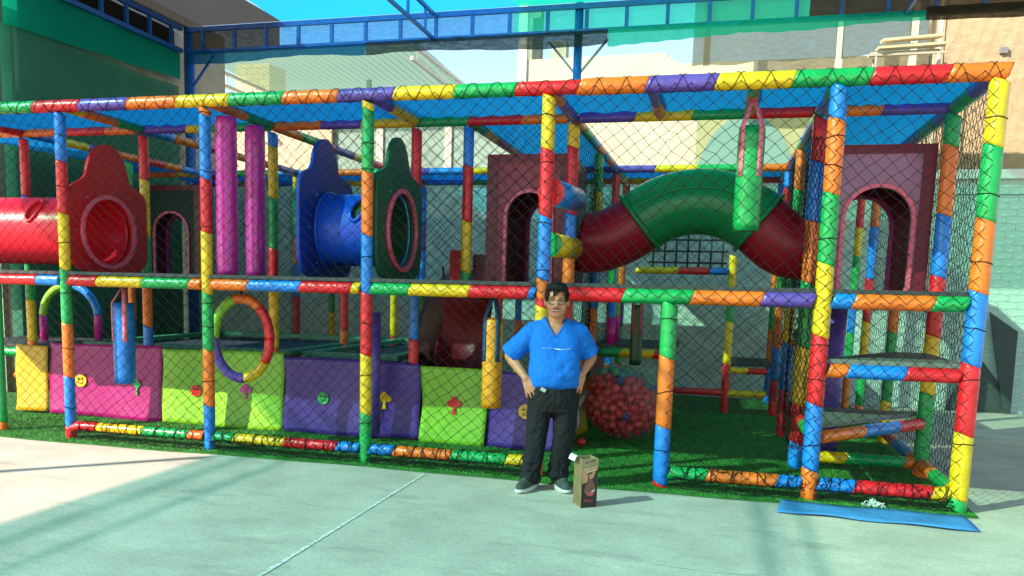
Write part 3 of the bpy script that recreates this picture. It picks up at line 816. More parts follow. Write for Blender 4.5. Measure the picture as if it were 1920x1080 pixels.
# ---------------------------------------------------------------- panels with holes
def ell(cy, cz, ry, rz, n=48): return [(cy + ry * math.cos(2 * math.pi * i / n), cz + rz * math.sin(2 * math.pi * i / n)) for i in range(n)]
def ray_outline(pts, c, n=48):
    """points of a closed polygon hit by rays from c"""
    out = []
    for i in range(n):
        a = 2 * math.pi * i / n; d = (math.cos(a), math.sin(a)); best = None
        for (p, q) in zip(pts, pts[1:] + pts[:1]):
            ex, ey = q[0] - p[0], q[1] - p[1]; den = d[0] * ey - d[1] * ex
            if abs(den) < 1e-9: continue
            t = ((p[0] - c[0]) * ey - (p[1] - c[1]) * ex) / den
            s_ = ((p[0] - c[0]) * d[1] - (p[1] - c[1]) * d[0]) / den
            if t > 0 and -1e-6 <= s_ <= 1 + 1e-6 and (best is None or t < best): best = t
        out.append((c[0] + d[0] * best, c[1] + d[1] * best))
    return out
def MX(x): return Matrix(((0, 0, 1, x), (1, 0, 0, 0), (0, 1, 0, 0), (0, 0, 0, 1)))   # plate in the y-z plane, thickness along x
def MYm(y): return Matrix(((1, 0, 0, 0), (0, 0, 1, y), (0, 1, 0, 0), (0, 0, 0, 1)))  # plate in the x-z plane, thickness along y
def hump(y0, y1, zb, zs, zt, neck, cy=None):
    """smooth ghost-like outline: sloping shoulders and a rounded head"""
    cy = cy if cy is not None else (y0 + y1) / 2
    dome = [(cy + neck * math.cos(a), zt - neck * 1.15 + neck * 1.15 * math.sin(a)) for a in np.linspace(.0, math.pi, 11)]
    return [(y0, zb), (cy, zb), (y1, zb), (y1, zs - .3), (y1, zs - .12), (y1 - .04, zs)] + dome + [(y0 + .04, zs), (y0, zs - .12), (y0, zs - .3)]
def smooth_poly(pts, it=2):
    for _ in range(it):
        out = []
        for p, q in zip(pts, pts[1:] + pts[:1]):
            out += [(.75 * p[0] + .25 * q[0], .75 * p[1] + .25 * q[1]), (.25 * p[0] + .75 * q[0], .25 * p[1] + .75 * q[1])]
        pts = out
    return pts
Z0 = DZ + .032
def oval_panel(x, outline, cy, cz, ry, rz, m, mt, label, th=.04):
    n = 64
    out = ray_outline(outline, (cy, cz), n); inn = ell(cy, cz, ry, rz, n)
    p = MB().ring(out, inn, th, MX(x)).build('end_panel', m, play); p['label'] = label
    MB().ring(ell(cy, cz, ry + .035, rz + .035, n), ell(cy, cz, ry - .004, rz - .004, n), .03, MX(x + th + .001)).build('hole_trim', mt, p)
    for k in range(7):
        a = 2 * math.pi * (k + .5) / 7
        MB().ball((x + th + .002, cy + (ry + .085) * math.cos(a), cz + (rz + .075) * math.sin(a)), (.007, .012, .012), 8, 6).build('bolt', mat('bolt_steel', (.3, .3, .3), .4, metal=.8), p)
    return p
PINK = vinyl('pink')
M_RED = plastic('red', (.55, .008, .012), .45); M_RTUBE = plastic('red_bright', (.7, .012, .03)); M_BPL = plastic('blue', (.006, .03, .26), .45); M_GPL = plastic('green', (.01, .10, .04), .5)
oval_panel(X1, smooth_poly(hump(.04, 1.16, Z0, 2.34, 2.76, .30, .58)), .55, 1.93, .36, .315, M_RED, PINK, 'red plastic panel with an oval hole at the end of the red tube')
oval_panel(X3 + .03, smooth_poly(hump(.04, 1.16, Z0, 2.42, 2.76, .25, .55)), .60, 1.97, .34, .325, M_GPL, PINK, 'dark green plastic panel with a pink-rimmed oval hole')
oval_panel(-2.13, smooth_poly(hump(.04, 1.16, Z0, 2.42, 2.76, .25, .55)), .60, 1.97, .3, .3, M_BPL, M_BPL, 'dark blue plastic panel behind the short blue tube')
def crawl_tube(name, x0, x1, cy, cz, r, m, slot, label):
    n, k = 40, 48
    mb = MB(); keep = []
    for i in range(n + 1):
        x = x0 + (x1 - x0) * i / n
        for j in range(k):
            a = 2 * math.pi * j / k
            mb.v.append((x, cy - r * math.sin(a), cz + r * math.cos(a)))
    sx, sa, hw, ha = slot
    for i in range(n):
        xm = x0 + (x1 - x0) * (i + .5) / n
        for j in range(k):
            am = 2 * math.pi * (j + .5) / k
            # slanted capsule-shaped window
            du = (xm - sx) + .18 * r * (am - sa); dv = r * (am - sa)
            if (du / hw) ** 2 + (dv / ha) ** 2 < 1: continue
            j2 = (j + 1) % k
            mb.face((i * k + j, i * k + j2, (i + 1) * k + j2, (i + 1) * k + j), True)
    o = mb.build(name, m, play); o['label'] = label
    sm = o.modifiers.new('shell', 'SOLIDIFY'); sm.thickness = .012; sm.offset = -1
    pts = []
    for q in range(28):
        t = 2 * math.pi * q / 28
        dv = ha * 1.05 * math.sin(t); am = sa + dv / r; xm = sx + hw * 1.1 * math.cos(t) - .18 * dv
        pts.append((xm, cy - (r + .004) * math.sin(am), cz + (r + .004) * math.cos(am)))
    MB().tube(pts, .018, 8, closed=True).build('window_rim', m, o)
    for x in (x0, x1):
        MB().tube([(x + .02 * (1 if x == x0 else -1), cy - (r + .012) * math.sin(2 * math.pi * q / 40), cz + (r + .012) * math.cos(2 * math.pi * q / 40)) for q in range(40)], .016, 6, closed=True).build('flange', m, o)
    return o
crawl_tube('crawl_tube', X1 - 1.6, X1 - .002, .58, 1.94, .325, M_RTUBE, (X1 - .6, .95, .055, .12), 'glossy red crawl tube with a slanted slot window')
crawl_tube('crawl_tube', -2.085, X3 + .028, .60, 1.97, .315, plastic('blue_bright', (.006, .07, .52)), (X3 - .22, 1.0, .055, .11), 'short glossy blue crawl tube with an oval window')
o = MB().tube([(-2.08, .60, 1.97), (X3 + .025, .60, 1.97)], .297, 40, cap=False).build('dark_tube_inside', plastic('inside_dark_green', (.006, .05, .015), .5), play)  # dark sleeve added so the tube's inside and window look dark
# small bright green scrap showing in the red tube
MB().ball((X1 - .5, .95, 2.05), (.06, .03, .1), 10, 6).build('tube_window', vinyl('lime'), play)

# arched boxes of maroon plastic
def arch_outline(x0, x1, zb, zt, n=12):
    r = (x1 - x0) / 2; cx = (x0 + x1) / 2
    return [(x0, zb), (x1, zb)] + [(cx + r * math.cos(math.pi * i / n), zt - r + r * math.sin(math.pi * i / n)) for i in range(n + 1)]
M_MAR = plastic('maroon', (.17, .012, .028), .25); M_MARLIT = plastic('maroon_lit', (.32, .05, .07), .35); M_MARREFL = plastic('maroon_reflecting', (.36, .15, .24), .2)  # lit look put into the face colours, mauve reflections into the second
M_DK = mat('dark_inside', (.02, .022, .024), .6)
def arch_box(x0, x1, ax0, ax1, y0, y1, zt, za, mf, label):
    c = ((ax0 + ax1) / 2, (Z0 + za) / 2); n = 96
    rect = [(x0, Z0 - .002), (x1, Z0 - .002), (x1, zt), (x0, zt)]
    arch = arch_outline(ax0, ax1, Z0 + .004, za)
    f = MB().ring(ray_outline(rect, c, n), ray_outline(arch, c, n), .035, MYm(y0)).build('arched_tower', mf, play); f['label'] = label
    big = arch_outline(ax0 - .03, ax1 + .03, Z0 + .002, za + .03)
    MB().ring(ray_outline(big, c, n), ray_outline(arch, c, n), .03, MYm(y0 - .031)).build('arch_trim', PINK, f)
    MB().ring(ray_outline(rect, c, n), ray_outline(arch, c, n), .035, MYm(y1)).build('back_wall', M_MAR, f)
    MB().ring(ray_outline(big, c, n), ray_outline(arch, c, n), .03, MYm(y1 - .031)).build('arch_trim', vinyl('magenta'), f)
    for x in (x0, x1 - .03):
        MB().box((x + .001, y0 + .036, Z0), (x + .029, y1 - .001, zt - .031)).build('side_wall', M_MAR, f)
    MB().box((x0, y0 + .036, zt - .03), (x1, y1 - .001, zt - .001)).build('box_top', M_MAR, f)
    # vertical corner strips, edge shade put into their darker colour
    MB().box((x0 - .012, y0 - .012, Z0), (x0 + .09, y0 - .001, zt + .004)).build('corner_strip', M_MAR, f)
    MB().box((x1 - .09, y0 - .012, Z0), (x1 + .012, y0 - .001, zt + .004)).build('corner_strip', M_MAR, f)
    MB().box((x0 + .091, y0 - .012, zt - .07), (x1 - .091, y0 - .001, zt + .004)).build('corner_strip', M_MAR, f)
arch_box(-.80, -.04, -.61, -.20, 1.30, 2.3, 2.71, 2.37, M_MARLIT, 'maroon plastic tower with a pink-rimmed arched doorway')
arch_box(2.13, 2.95, 2.30, 2.81, 1.30, 2.25, 2.74, 2.40, M_MARREFL, 'glossy maroon tower with mauve reflections in its colour and a pink-rimmed arched doorway')
# dark green tower at the back left
arch_box(-6.62, -5.72, -6.44, -5.92, 4.2, 4.5, 2.80, 2.42, plastic('dark_green_face', (.008, .03, .018), .5), 'dark green panel with an arched doorway at the back')

# half-round bridge tube
def bridge():
    R_, cx, cz, a38 = .83, 1.10, 2.325, math.radians(40)
    pts = []
    xs_, zs_ = cx - R_ * math.sin(a38), cz - R_ * (1 - math.cos(a38))
    def herm(p, q, mp, mq, t): 
        return (2 * t ** 3 - 3 * t ** 2 + 1) * p + (t ** 3 - 2 * t ** 2 + t) * mp + (-2 * t ** 3 + 3 * t ** 2) * q + (t ** 3 - t ** 2) * mq
    x0_, z0_ = .03, 1.95
    for k in range(14):
        t = k / 14; pts.append((herm(x0_, xs_, .5, .45 * math.cos(a38), t), herm(z0_, zs_, -.12, .45 * math.sin(a38), t)))
    for k in range(25):
        a = -a38 + 2 * a38 * k / 24; pts.append((cx + R_ * math.sin(a), cz - R_ * (1 - math.cos(a))))
    x1_, z1_ = 2.04, 1.93; xe_ = cx + R_ * math.sin(a38)
    for k in range(1, 15):
        t = k / 14; pts.append((herm(xe_, x1_, .45 * math.cos(a38), .5, t), herm(zs_, z1_, -.45 * math.sin(a38), .14, t)))
    Yb = 1.72; r = .285
    P = [Vector((x, Yb, z)) for x, z in pts]
    cut1, cut2 = 14, 38
    M_BR = plastic('bridge_red', (.28, .006, .016)); M_BG = plastic('bridge_green', (.008, .2, .055), .18)
    for (a, b, m, lb) in ((0, cut1, M_BR, 'dark red left elbow of the bridge tube'), (cut1, cut2, M_BG, 'green arched middle of the bridge tube'), (cut2, len(P) - 1, M_BR, 'dark red right elbow of the bridge tube')):
        seg = P[a:b + 1]
        rr = [r + (.012 if m is M_BG else 0)] * len(seg)
        o = MB().tube(seg, rr, 32, cap=False).build('bridge_tube', m, play); o['label'] = lb
        sm = o.modifiers.new('shell', 'SOLIDIFY'); sm.thickness = .012; sm.offset = -1
        if m is M_BG:
            for e, q in ((seg[0], seg[1]), (seg[-1], seg[-2])):
                d = (q - e).normalized()
                MB().tube([e - d * .012, e + d * .025], r + .038, 32).build('flange', M_BG, o)
        rib = []
        for k, p in enumerate(seg):
            tg = (seg[min(k + 1, len(seg) - 1)] - seg[max(k - 1, 0)]).normalized(); up_ = Vector((-tg.z, 0, tg.x))
            rib.append(p + (Vector((0, -1, 0)) * .94 + up_ * .34) * (rr[k] + .002))
        MB().tube(rib, .013, 8).build('moulding_rib', m, o)
bridge()

# rollers between the uprights
def roller(a, b, r, c, cap, label):
    o = MB().tube([a, b], r, 20).build('roller', vinyl(c), play); o['label'] = label
    a, b = Vector(a), Vector(b); d = (b - a).normalized()
    MB().tube([a - d * .012, a - d * .001], r * 1.02, 20).build('end_cap', vinyl(cap), o)
    return o
roller((.02, .12, 2.245), (.05, 1.05, 2.285), .105, 'blue', 'red', 'blue foam roller with a red end cap')
roller((.02, .14, 1.845), (.05, 1.05, 1.86), .095, 'yellow', 'green', 'yellow foam roller with a green end cap')
for y, lb in ((.3, 'pink foam roller column nearest the front net'), (.80, 'pink foam roller column set further back')):
    mb = MB()
    zz = np.linspace(DZ + .035, 2.92 if y < .5 else 2.93, 40)
    mb.tube([(X2 + .02, y, z) for z in zz], [.090] + [.094 + .0012 * math.sin(z * 21 + y * 9) for z in zz[1:-1]] + [.088], 22)
    o = mb.build('foam_column', mat('vinyl_pink_crinkled', (.62, .02, .30), .25, .1, 5, .5, 30, bdist=.012, stretch=(1, 1, .5), coat=.25), play); o['label'] = lb
# slide and chute pieces behind the deck
ch = MB()
path = [(-1.15, 1.9, 1.5), (-1.2, 2.1, 1.25), (-1.25, 2.2, 1.0), (-1.25, 2.15, .8), (-1.2, 1.95, .66), (-1.1, 1.6, .6)]
P = []
for (x, y, z) in path:
    P.append([(x - .28, y, z + .2), (x - .25, y, z + .02), (x, y, z - .02), (x + .25, y, z + .02), (x + .28, y, z + .2)])
o = ch.sheet(P).build('slide_chute', plastic('slide_red', (.18, .008, .014), .45), play); o['label'] = 'red plastic slide chute below the deck'
o.modifiers.new('shell', 'SOLIDIFY').thickness = .02
o = MB().tube([(-1.62, 2.45, .05), (-1.62, 2.45, 1.0), (-1.5, 2.45, 1.3), (-1.2, 2.45, 1.5)], [.27, .27, .3, .3], 24).build('spiral_tube', plastic('brown', (.05, .012, .01), .4), play); o['label'] = 'dark brown spiral slide tube'
for (x0, x1, z0, z1, y) in ((-1.24, -1.06, Z0, 1.85, 1.55), (-1.06, -.86, Z0, 1.82, 1.75)):
    MB().box((x0, y, z0), (x1, y + .06, z1)).build('guard_board', vinyl('red') if x0 < -1.1 else vinyl('maroon'), play)
MB().tube([(-.88, 1.6, 1.62), (-.72, 1.8, 1.72)], .035, 10).build('handle', vinyl('pink'), play)
o = MB().sheet([[(-2.1 + .9 * i / 8, 2.6 + .3 * j, .62 - .3 * (i / 8) ** 1.5) for j in range(2)] for i in range(9)]).build('slide_ramp', vinyl('lime'), play)
o.modifiers.new('shell', 'SOLIDIFY').thickness = .03
# black climbing grid seen under the bridge tube
gr = MB()
for x in np.arange(.5, 1.4, .14): gr.tube([(x, Y3 + .06, 1.8), (x, Y3 + .06, 2.25)], .012, 6)
for z in (1.86, 2.0, 2.14): gr.tube([(.45, Y3 + .05, z), (1.4, Y3 + .05, z)], .012, 6)
tag(gr.build('climbing_grid', M_DECK, play), kind='stuff')
gr = MB()
for x in np.arange(.05, .75, .12): gr.tube([(x, Y4 - .06, 2.2), (x, Y4 - .06, 2.95)], .01, 6)
for z in (2.3, 2.5, 2.7): gr.tube([(.05, Y4 - .07, z), (.75, Y4 - .07, z)], .01, 6)
tag(gr.build('climbing_grid', M_DECK, play), kind='stuff')
# padded hoops
def hoop(c, r, ax, zb, segs, th=.045):
    """arch from the floor: two straight legs and a half ring; segs = colours along it"""
    ax = Vector(ax); pts = []
    for t in np.linspace(0, 1, 41):
        a = math.pi * (1 - t); pts.append(Vector(c) + ax * (r * math.cos(a)) + Vector((0, 0, r * .95 * math.sin(a))))
    pts = [Vector((pts[0].x, pts[0].y, zb))] + pts + [Vector((pts[-1].x, pts[-1].y, zb))]
    root = MB().tube(pts, th * .6, 8).build('hoop', M_DECK, play)
    t0 = 0; n = len(pts)
    for cc, t1 in segs:
        a, b = int(t0 * (n - 1)), int(t1 * (n - 1))
        if b > a: MB().tube(pts[a:b + 1], th, 12).build('padding', vinyl(cc), root)
        t0 = t1
hoop((-5.78, 1.65, 1.05), .37, (1, 0, 0), .76, [('magenta', .03), ('lime', .5), ('blue', .97), ('magenta', 1)])
hoop((.2, 3.2, 1.2), .22, (0, 1, 0), .9, [('magenta', .03), ('blue', .4), ('lime', .97), ('magenta', 1)])
MB().tube([(-1.76, .9, .1), (-1.76, .9, 1.24)], .06, 14).build('foam_column', vinyl('purple'), play)
MB().tube([(2.34, 1.6, .1), (2.34, 1.6, 1.4)], .085, 14).build('foam_column', vinyl('purple'), play)
MB().tube([(-7.33, 2.5, 0), (-7.33, 2.5, 1.45)], .1, 14).build('foam_column', mat('brown_column', (.35, .2, .12), .6), play)
# ================================================================== LOOSE AND HANGING THINGS
# ---- punching bags
def punch_bag(x, y, zt, zb, r, zs, c, sc, label, strap_off=(.0, 0)):
    root = empty('punching_bag', (x, y, zb), label, 'punching bag', 'punching bags hanging in the play frame')
    n = 24; zz = np.linspace(zb, zt, 12)
    MB().tube([(x, y, z) for z in zz], [r * .97] + [r * (1 + .01 * math.sin(z * 17)) for z in zz[1:-1]] + [r * .95], n).build('bag', vinyl(c), root)
    for s in (-1, 1):
        a = math.radians(-90 + s * 42)
        px, py = x + (r + .006) * math.cos(a), y + (r + .006) * math.sin(a)
        lo = zt - (zt - zb) * .48
        wd = .042
        t_ = Vector((-math.sin(a), math.cos(a), 0)) * wd / 2; nr_ = Vector((math.cos(a), math.sin(a), 0))
        P = []
        for z in np.linspace(lo, zt, 6): P.append([Vector((px, py, z)) - t_, Vector((px, py, z)) + t_])
        top = Vector((x + s * .012, y, zs))
        for k in range(1, 5):
            q = Vector((px, py, zt)).lerp(top, k / 4); P.append([q - t_, q + t_])
        o = MB().sheet(P).build('strap', vinyl(sc) if sc in RGB else MATS[sc], root)
        m = o.modifiers.new('shell', 'SOLIDIFY'); m.thickness = .008; m.offset = 1
    return root
mat('strap_pink', (.85, .2, .26), .5)
mat('strap_blue', (.01, .07, .16), .5)
mat('strap_rose', (.35, .06, .08), .5)
punch_bag(1.49, .45, 2.76, 1.98, .1, 2.96, 'green', 'strap_pink', 'bright green punching bag hanging on pink straps below the top rail')
punch_bag(-4.08, .35, 1.27, .51, .1, 1.42, 'blue', 'strap_pink', 'blue punching bag on pink straps in front of the magenta curtain')
punch_bag(-.45, .25, 1.25, .51, .083, 1.43, 'amber', 'strap_blue', 'orange punching bag on dark straps beside the standing man')
MATS_DG = mat('vinyl_dark_green', (.012, .06, .02), .35, .1, 4)
RGB['dark_green'] = (.012, .06, .02)
punch_bag(.53, 2.4, 1.36, .74, .062, 1.48, 'dark_green', 'strap_rose', 'small dark green punching bag far inside behind the entrance')

# ---- padded ring
ring = empty('hanging_ring', (-2.8, .3, .59), 'padded oval ring in lime, red, yellow and purple hanging under the deck', 'ring')
rp = [Vector((-2.8 + .245 * math.cos(a), .3 + .06 * math.cos(a), .985 + .36 * math.sin(a))) for a in np.linspace(0, 2 * math.pi, 73)]
cuts = [(0, 10, 'red'), (10, 21, 'orange'), (21, 36, 'lime'), (36, 55, 'purple'), (55, 65, 'yellow'), (65, 72, 'red')]
for a, b, c in cuts: MB().tube(rp[a:b + 1], .045, 14).build('padding', vinyl(c), ring)
MB().tube([(-2.8, .3, 1.38), (-2.8, .3, 1.44)], .012, 6).build('cord', M_NET, ring)

# ---- vinyl curtains with stickers
def curtain_mat(c):
    k = 'curtain_' + c
    return mat(k, RGB[c] if c in RGB else c, .36, .12, 3, .2, 5, bdist=.04)
RGB['deep_purple'] = (.075, .03, .25); RGB['hot'] = (.40, .01, .16); RGB['amber'] = (.85, .33, .012); RGB['ochre'] = (.68, .38, .015); RGB['lime2'] = (.24, .54, .03)
def curtain(p0, p1, z0, z1, c, label, phase=0, stick=()):
    root = empty('vinyl_curtain', ((p0[0] + p1[0]) / 2, (p0[1] + p1[1]) / 2, z0), label, 'curtain', 'vinyl curtains along the inner row')
    p0, p1 = Vector((*p0, 0)), Vector((*p1, 0)); d = (p1 - p0); L = d.length; d.normalize(); n = Vector((d.y, -d.x, 0))
    def surf(u, v):
        z = z0 + (z1 - z0) * v
        off = .018 * math.sin(u * 5.5 + phase) * (1 - v) + .005 * math.sin(u * 13 + phase * 2 + v * 3) + .03 * (1 - v) ** 3 - .006 * math.sin(v * 3.14)
        ed = .012 * math.sin(v * 7 + phase)
        return p0 + d * (u + ed * (1 if u < L / 2 else .5)) + n * off + Vector((0, 0, z - .012 * math.sin(u * 2.1 + phase) * v + .01 * math.sin(u * 3.3 + phase) * (1 - v)))
    nu, nv = max(8, int(L * 22)), 16
    P = [[surf(L * i / nu, j / nv) for j in range(nv + 1)] for i in range(nu + 1)]
    o = MB().sheet(P).build('sheet', curtain_mat(c), root)
    sm = o.modifiers.new('shell', 'SOLIDIFY'); sm.thickness = .006
    for (kind, u, z, s, cc) in stick:
        v = (z - z0) / (z1 - z0)
        b = surf(u, v) + n * .012
        def pt(a, h, k=.0): return b + d * a + Vector((0, 0, h)) + n * (k + (surf(u + a, min(1, max(0, (z + h - z0) / (z1 - z0)))) - surf(u, v)).dot(n))
        def flat(poly, m, nm, par, k=0, th=.004):
            mb = MB(); q = len(poly)
            for kk in (k, k + th):
                for a, h in poly: mb.v.append(tuple(pt(a, h, kk)))
            mb.face([q + i for i in range(q)]); mb.face(list(reversed(range(q))))
            for i in range(q): mb.face((i, (i + 1) % q, q + (i + 1) % q, q + i))
            return mb.build(nm, m, par)
        circ = lambda cx, cz, r, k=22: [(cx + r * math.cos(2 * math.pi * i / k), cz + r * math.sin(2 * math.pi * i / k)) for i in range(k)]
        if kind == 'face':
            f = flat(circ(0, 0, s), vinyl(cc), 'face_sticker', root)
            dk = mat('sticker_dark', (.05, .03, .01), .6)
            for sx in (-1, 1): flat(circ(sx * s * .33, s * .25, s * .16, 10), dk, 'eye', f, .005)
            flat([(s * .5 * math.cos(a), -s * .1 + s * .42 * math.sin(a)) for a in np.linspace(math.pi * 1.1, math.pi * 1.9, 9)] +
                 [(s * .42 * math.cos(a), -s * .1 + s * .32 * math.sin(a)) for a in np.linspace(math.pi * 1.9, math.pi * 1.1, 9)], dk, 'mouth', f, .005)
        elif kind == 'tree':
            pts = []
            lob = [(-s * .55, s * .55, s * .42), (0, s * 1.05, s * .42), (s * .55, s * .55, s * .42)]
            right_ = [(s * .16, 0.1 * s), (s * .2, -.55 * s), (s * .36, -.78 * s)]
            crown = [(lob[2][0] + lob[2][2] * math.cos(a), lob[2][1] + lob[2][2] * math.sin(a)) for a in np.linspace(-2.2, 1.0, 9)]
            crown += [(lob[1][0] + lob[1][2] * math.cos(a), lob[1][1] + lob[1][2] * math.sin(a)) for a in np.linspace(-.1, math.pi + .1, 10)]
            crown += [(lob[0][0] + lob[0][2] * math.cos(a), lob[0][1] + lob[0][2] * math.sin(a)) for a in np.linspace(math.pi - 1.0, math.pi + 2.2, 9)]
            base = [(-s * .16, .1 * s), (-s * .2, -.55 * s), (-s * .36, -.78 * s), (s * .36, -.78 * s), (s * .2, -.55 * s), (s * .16, .1 * s)]
            flat(base + crown, vinyl(cc), 'tree_sticker', root)
        elif kind == 'pine':
            flat([(-s * .15, 0), (-s * .15, -s), (s * .15, -s), (s * .15, 0), (s * .75, s * .55), (s * .1, s * 1.3), (-s * .1, s * 1.3), (-s * .75, s * .55)], vinyl(cc), 'tree_sticker', root)
    return root
yc = 1.105
curtain((-6.04, yc - .01), (-5.64, yc + .01), .03, .76, 'ochre', 'narrow yellow vinyl curtain at the left end of the row', .4)
curtain((-5.62, yc + .02), (-4.21, yc), .02, .80, 'hot', 'magenta vinyl curtain behind the blue punching bag', 1.3, [('face', .41, .40, .068, 'yellow'), ('pine', 1.12, .36, .075, 'green')])
curtain((-4.20, yc), (-2.81, yc), .015, .79, 'lime2', 'wide lime green vinyl curtain behind the hanging ring', 2.1, [('face', .4, .37, .06, 'red'), ('tree', .98, .37, .07, 'magenta')])
curtain((-2.80, yc), (-1.37, yc), .025, .76, 'deep_purple', 'wide purple vinyl curtain between the two lime curtains', 3.3, [('face', .42, .375, .062, 'green'), ('tree', 1.07, .36, .075, 'yellow')])
curtain((-1.36, yc), (-.71, yc), .015, .73, 'lime2', 'narrow lime green vinyl curtain left of the orange bag', 4.2, [('tree', .33, .36, .075, 'red')])
curtain((-.70, yc), (-.03, yc - .05), .025, .72, 'deep_purple', 'narrow purple vinyl curtain behind the standing man', 5.0, [('face', .37, .37, .068, 'yellow')])
curtain((.0, 1.3), (.02, 2.45), .02, .82, 'ochre', 'yellow vinyl curtain running back beside the bag of balls', 1.0)
curtain((.06, 2.5), (.1, 3.3), .02, .85, 'maroon', 'dark red vinyl curtain deep inside behind the bag of balls', 2.0)

# ---- trampolines in the inner yard
M_PAD = mat('pad_green', (.03, .22, .12), .4, .15, 6, .4, 20)
M_MATT = mat('jump_mat', (.012, .03, .05), .6, .2, 5)
for (x0, x1, lb) in ((-5.5, -2.95, 'long trampoline with green edge pads behind the lime curtain'), (-2.8, -1.75, 'narrow trampoline with green edge pads behind the purple curtain')):
    y0, y1, z = 1.5, 4.3, .74
    t = empty('trampoline', ((x0 + x1) / 2, 2.9, 0), lb, 'trampoline')
    MB().box((x0 + .1, y0 + .1, z - .03), (x1 - .1, y1 - .1, z - .02)).build('jump_mat', M_MATT, t)
    for (a, b, c, d_) in ((x0, x1, y0, y0 + .14), (x0, x1, y1 - .14, y1), (x0, x0 + .14, y0 + .141, y1 - .141), (x1 - .14, x1, y0 + .141, y1 - .141)):
        MB().box((a, c, z), (b, d_, z + .05)).build('edge_pad', M_PAD, t)
    for x in (x0 + .05, x1 - .05):
        for y in (y0 + .05, y1 - .05): MB().tube([(x, y, 0.01), (x, y, z - .001)], .03, 8).build('leg', M_DECK, t)

# ---- clear bag full of plastic balls
BC = Vector((.42, 1.98, .395)); BR_ = Vector((.395, .34, .37))
def bag_r(d):
    """direction dependent swelling of the bag"""
    return 1 + .03 * math.sin(3 * d.x + 2 * d.z) - .16 * d.x * d.z + .05 * d.x
M_FILM = bpy.data.materials.new('clear_film'); M_FILM.use_nodes = True
t = M_FILM.node_tree; t.nodes.remove(t.nodes['Principled BSDF'])
tr = t.nodes.new('ShaderNodeBsdfTransparent'); tr.inputs[0].default_value = (.93, .94, .94, 1)
gl = t.nodes.new('ShaderNodeBsdfGlossy'); gl.inputs['Roughness'].default_value = .18; gl.inputs[0].default_value = (.9, .9, .9, 1)
df = t.nodes.new('ShaderNodeBsdfDiffuse'); df.inputs[0].default_value = (.7, .72, .7, 1)
ms0 = t.nodes.new('ShaderNodeMixShader'); ms0.inputs[0].default_value = .25
ms = t.nodes.new('ShaderNodeMixShader')
fr = t.nodes.new('ShaderNodeFresnel'); fr.inputs[0].default_value = 1.5
mr = t.nodes.new('ShaderNodeMapRange'); mr.inputs[3].default_value = .045; mr.inputs[4].default_value = .6
tcn = t.nodes.new('ShaderNodeTexCoord'); nn = t.nodes.new('ShaderNodeTexNoise'); nn.inputs['Scale'].default_value = 16; nn.inputs['Detail'].default_value = 6; nn.inputs['Distortion'].default_value = 1.5
bp = t.nodes.new('ShaderNodeBump'); bp.inputs['Strength'].default_value = 1; bp.inputs['Distance'].default_value = .05
L = t.links.new
L(tcn.outputs['Object'], nn.inputs['Vector']); L(nn.outputs['Fac'], bp.inputs['Height']); L(bp.outputs[0], gl.inputs['Normal']); L(bp.outputs[0], fr.inputs['Normal'])
L(fr.outputs[0], mr.inputs[0]); L(mr.outputs[0], ms.inputs[0]); L(gl.outputs[0], ms0.inputs[1]); L(df.outputs[0], ms0.inputs[2])
L(tr.outputs[0], ms.inputs[1]); L(ms0.outputs[0], ms.inputs[2]); L(ms.outputs[0], t.nodes['Material Output'].inputs[0])
sack = empty('ball_sack', (BC.x, BC.y, 0.012), 'big clear plastic sack stuffed with coloured balls inside the entrance', 'sack')
P = []
for j in range(29):
    th = math.pi * j / 28; row = []
    for i in range(49):
        ph = 2 * math.pi * i / 48
        d = Vector((math.sin(th) * math.cos(ph), math.sin(th) * math.sin(ph), math.cos(th)))
        k = bag_r(d) * (1 + .018 * math.sin(9 * ph + 5 * th) * math.sin(th) + .012 * math.sin(17 * ph - 7 * th) * math.sin(th))
        q = BC + Vector((d.x * BR_.x, d.y * BR_.y, d.z * BR_.z)) * k
        q.z = max(q.z, .016)
        row.append(q)
    P.append(row)
MB().sheet(P).build('film', M_FILM, sack)
knot = [BC + Vector((-.3, -.12, .1)), BC + Vector((-.38, -.2, -.05)), BC + Vector((-.36, -.22, -.2)), BC + Vector((-.4, -.24, -.3))]
MB().tube(knot, [.03, .02, .025, .012], 8).build('knot', mat('film_bunched', (.5, .42, .4), .4, .2, 20), sack)
rb = .040
mb = MB().ball((0, 0, 0), rb, 14, 9)
BALL = {}
BCOL = dict(red=(.85, .025, .04), purple=(.08, .05, .3), teal=(.06, .42, .42), orange=(.8, .26, .03), green=(.15, .5, .16), blue=(.02, .12, .5), pink=(.92, .08, .1))
for c, v in BCOL.items():
    me = mb.mesh('plastic_ball'); me.materials.append(mat('ball_' + c, v, .3, .05, 5, spec=.5)); BALL[c] = me
LB = dict(red='red ball packed inside the clear sack', purple='purple ball packed low inside the clear sack', teal='teal ball packed in the top of the clear sack',
          orange='orange ball packed in the top of the clear sack', green='green ball packed in the top of the clear sack', blue='blue ball packed in the top of the clear sack',
          pink='lighter red ball packed inside the clear sack')
placed = []
n_c = 5200
gold = math.pi * (3 - math.sqrt(5))
cand = []
for i in range(n_c):
    z = 1 - 2 * (i + .5) / n_c; r_ = math.sqrt(1 - z * z); a = gold * i
    cand.append(Vector((r_ * math.cos(a), r_ * math.sin(a), z)))
random.shuffle(cand)
for d in cand:
    sc_ = bag_r(d)
    q = BC + Vector((d.x * (BR_.x - rb * 1.15), d.y * (BR_.y - rb * 1.15), d.z * (BR_.z - rb * 1.15))) * sc_ * random.uniform(.95, 1)
    q.z = max(q.z, .012 + rb + .006)
    if all((q - p).length > rb * 1.88 for p in placed):
        placed.append(q)
        if len(placed) >= 285: break
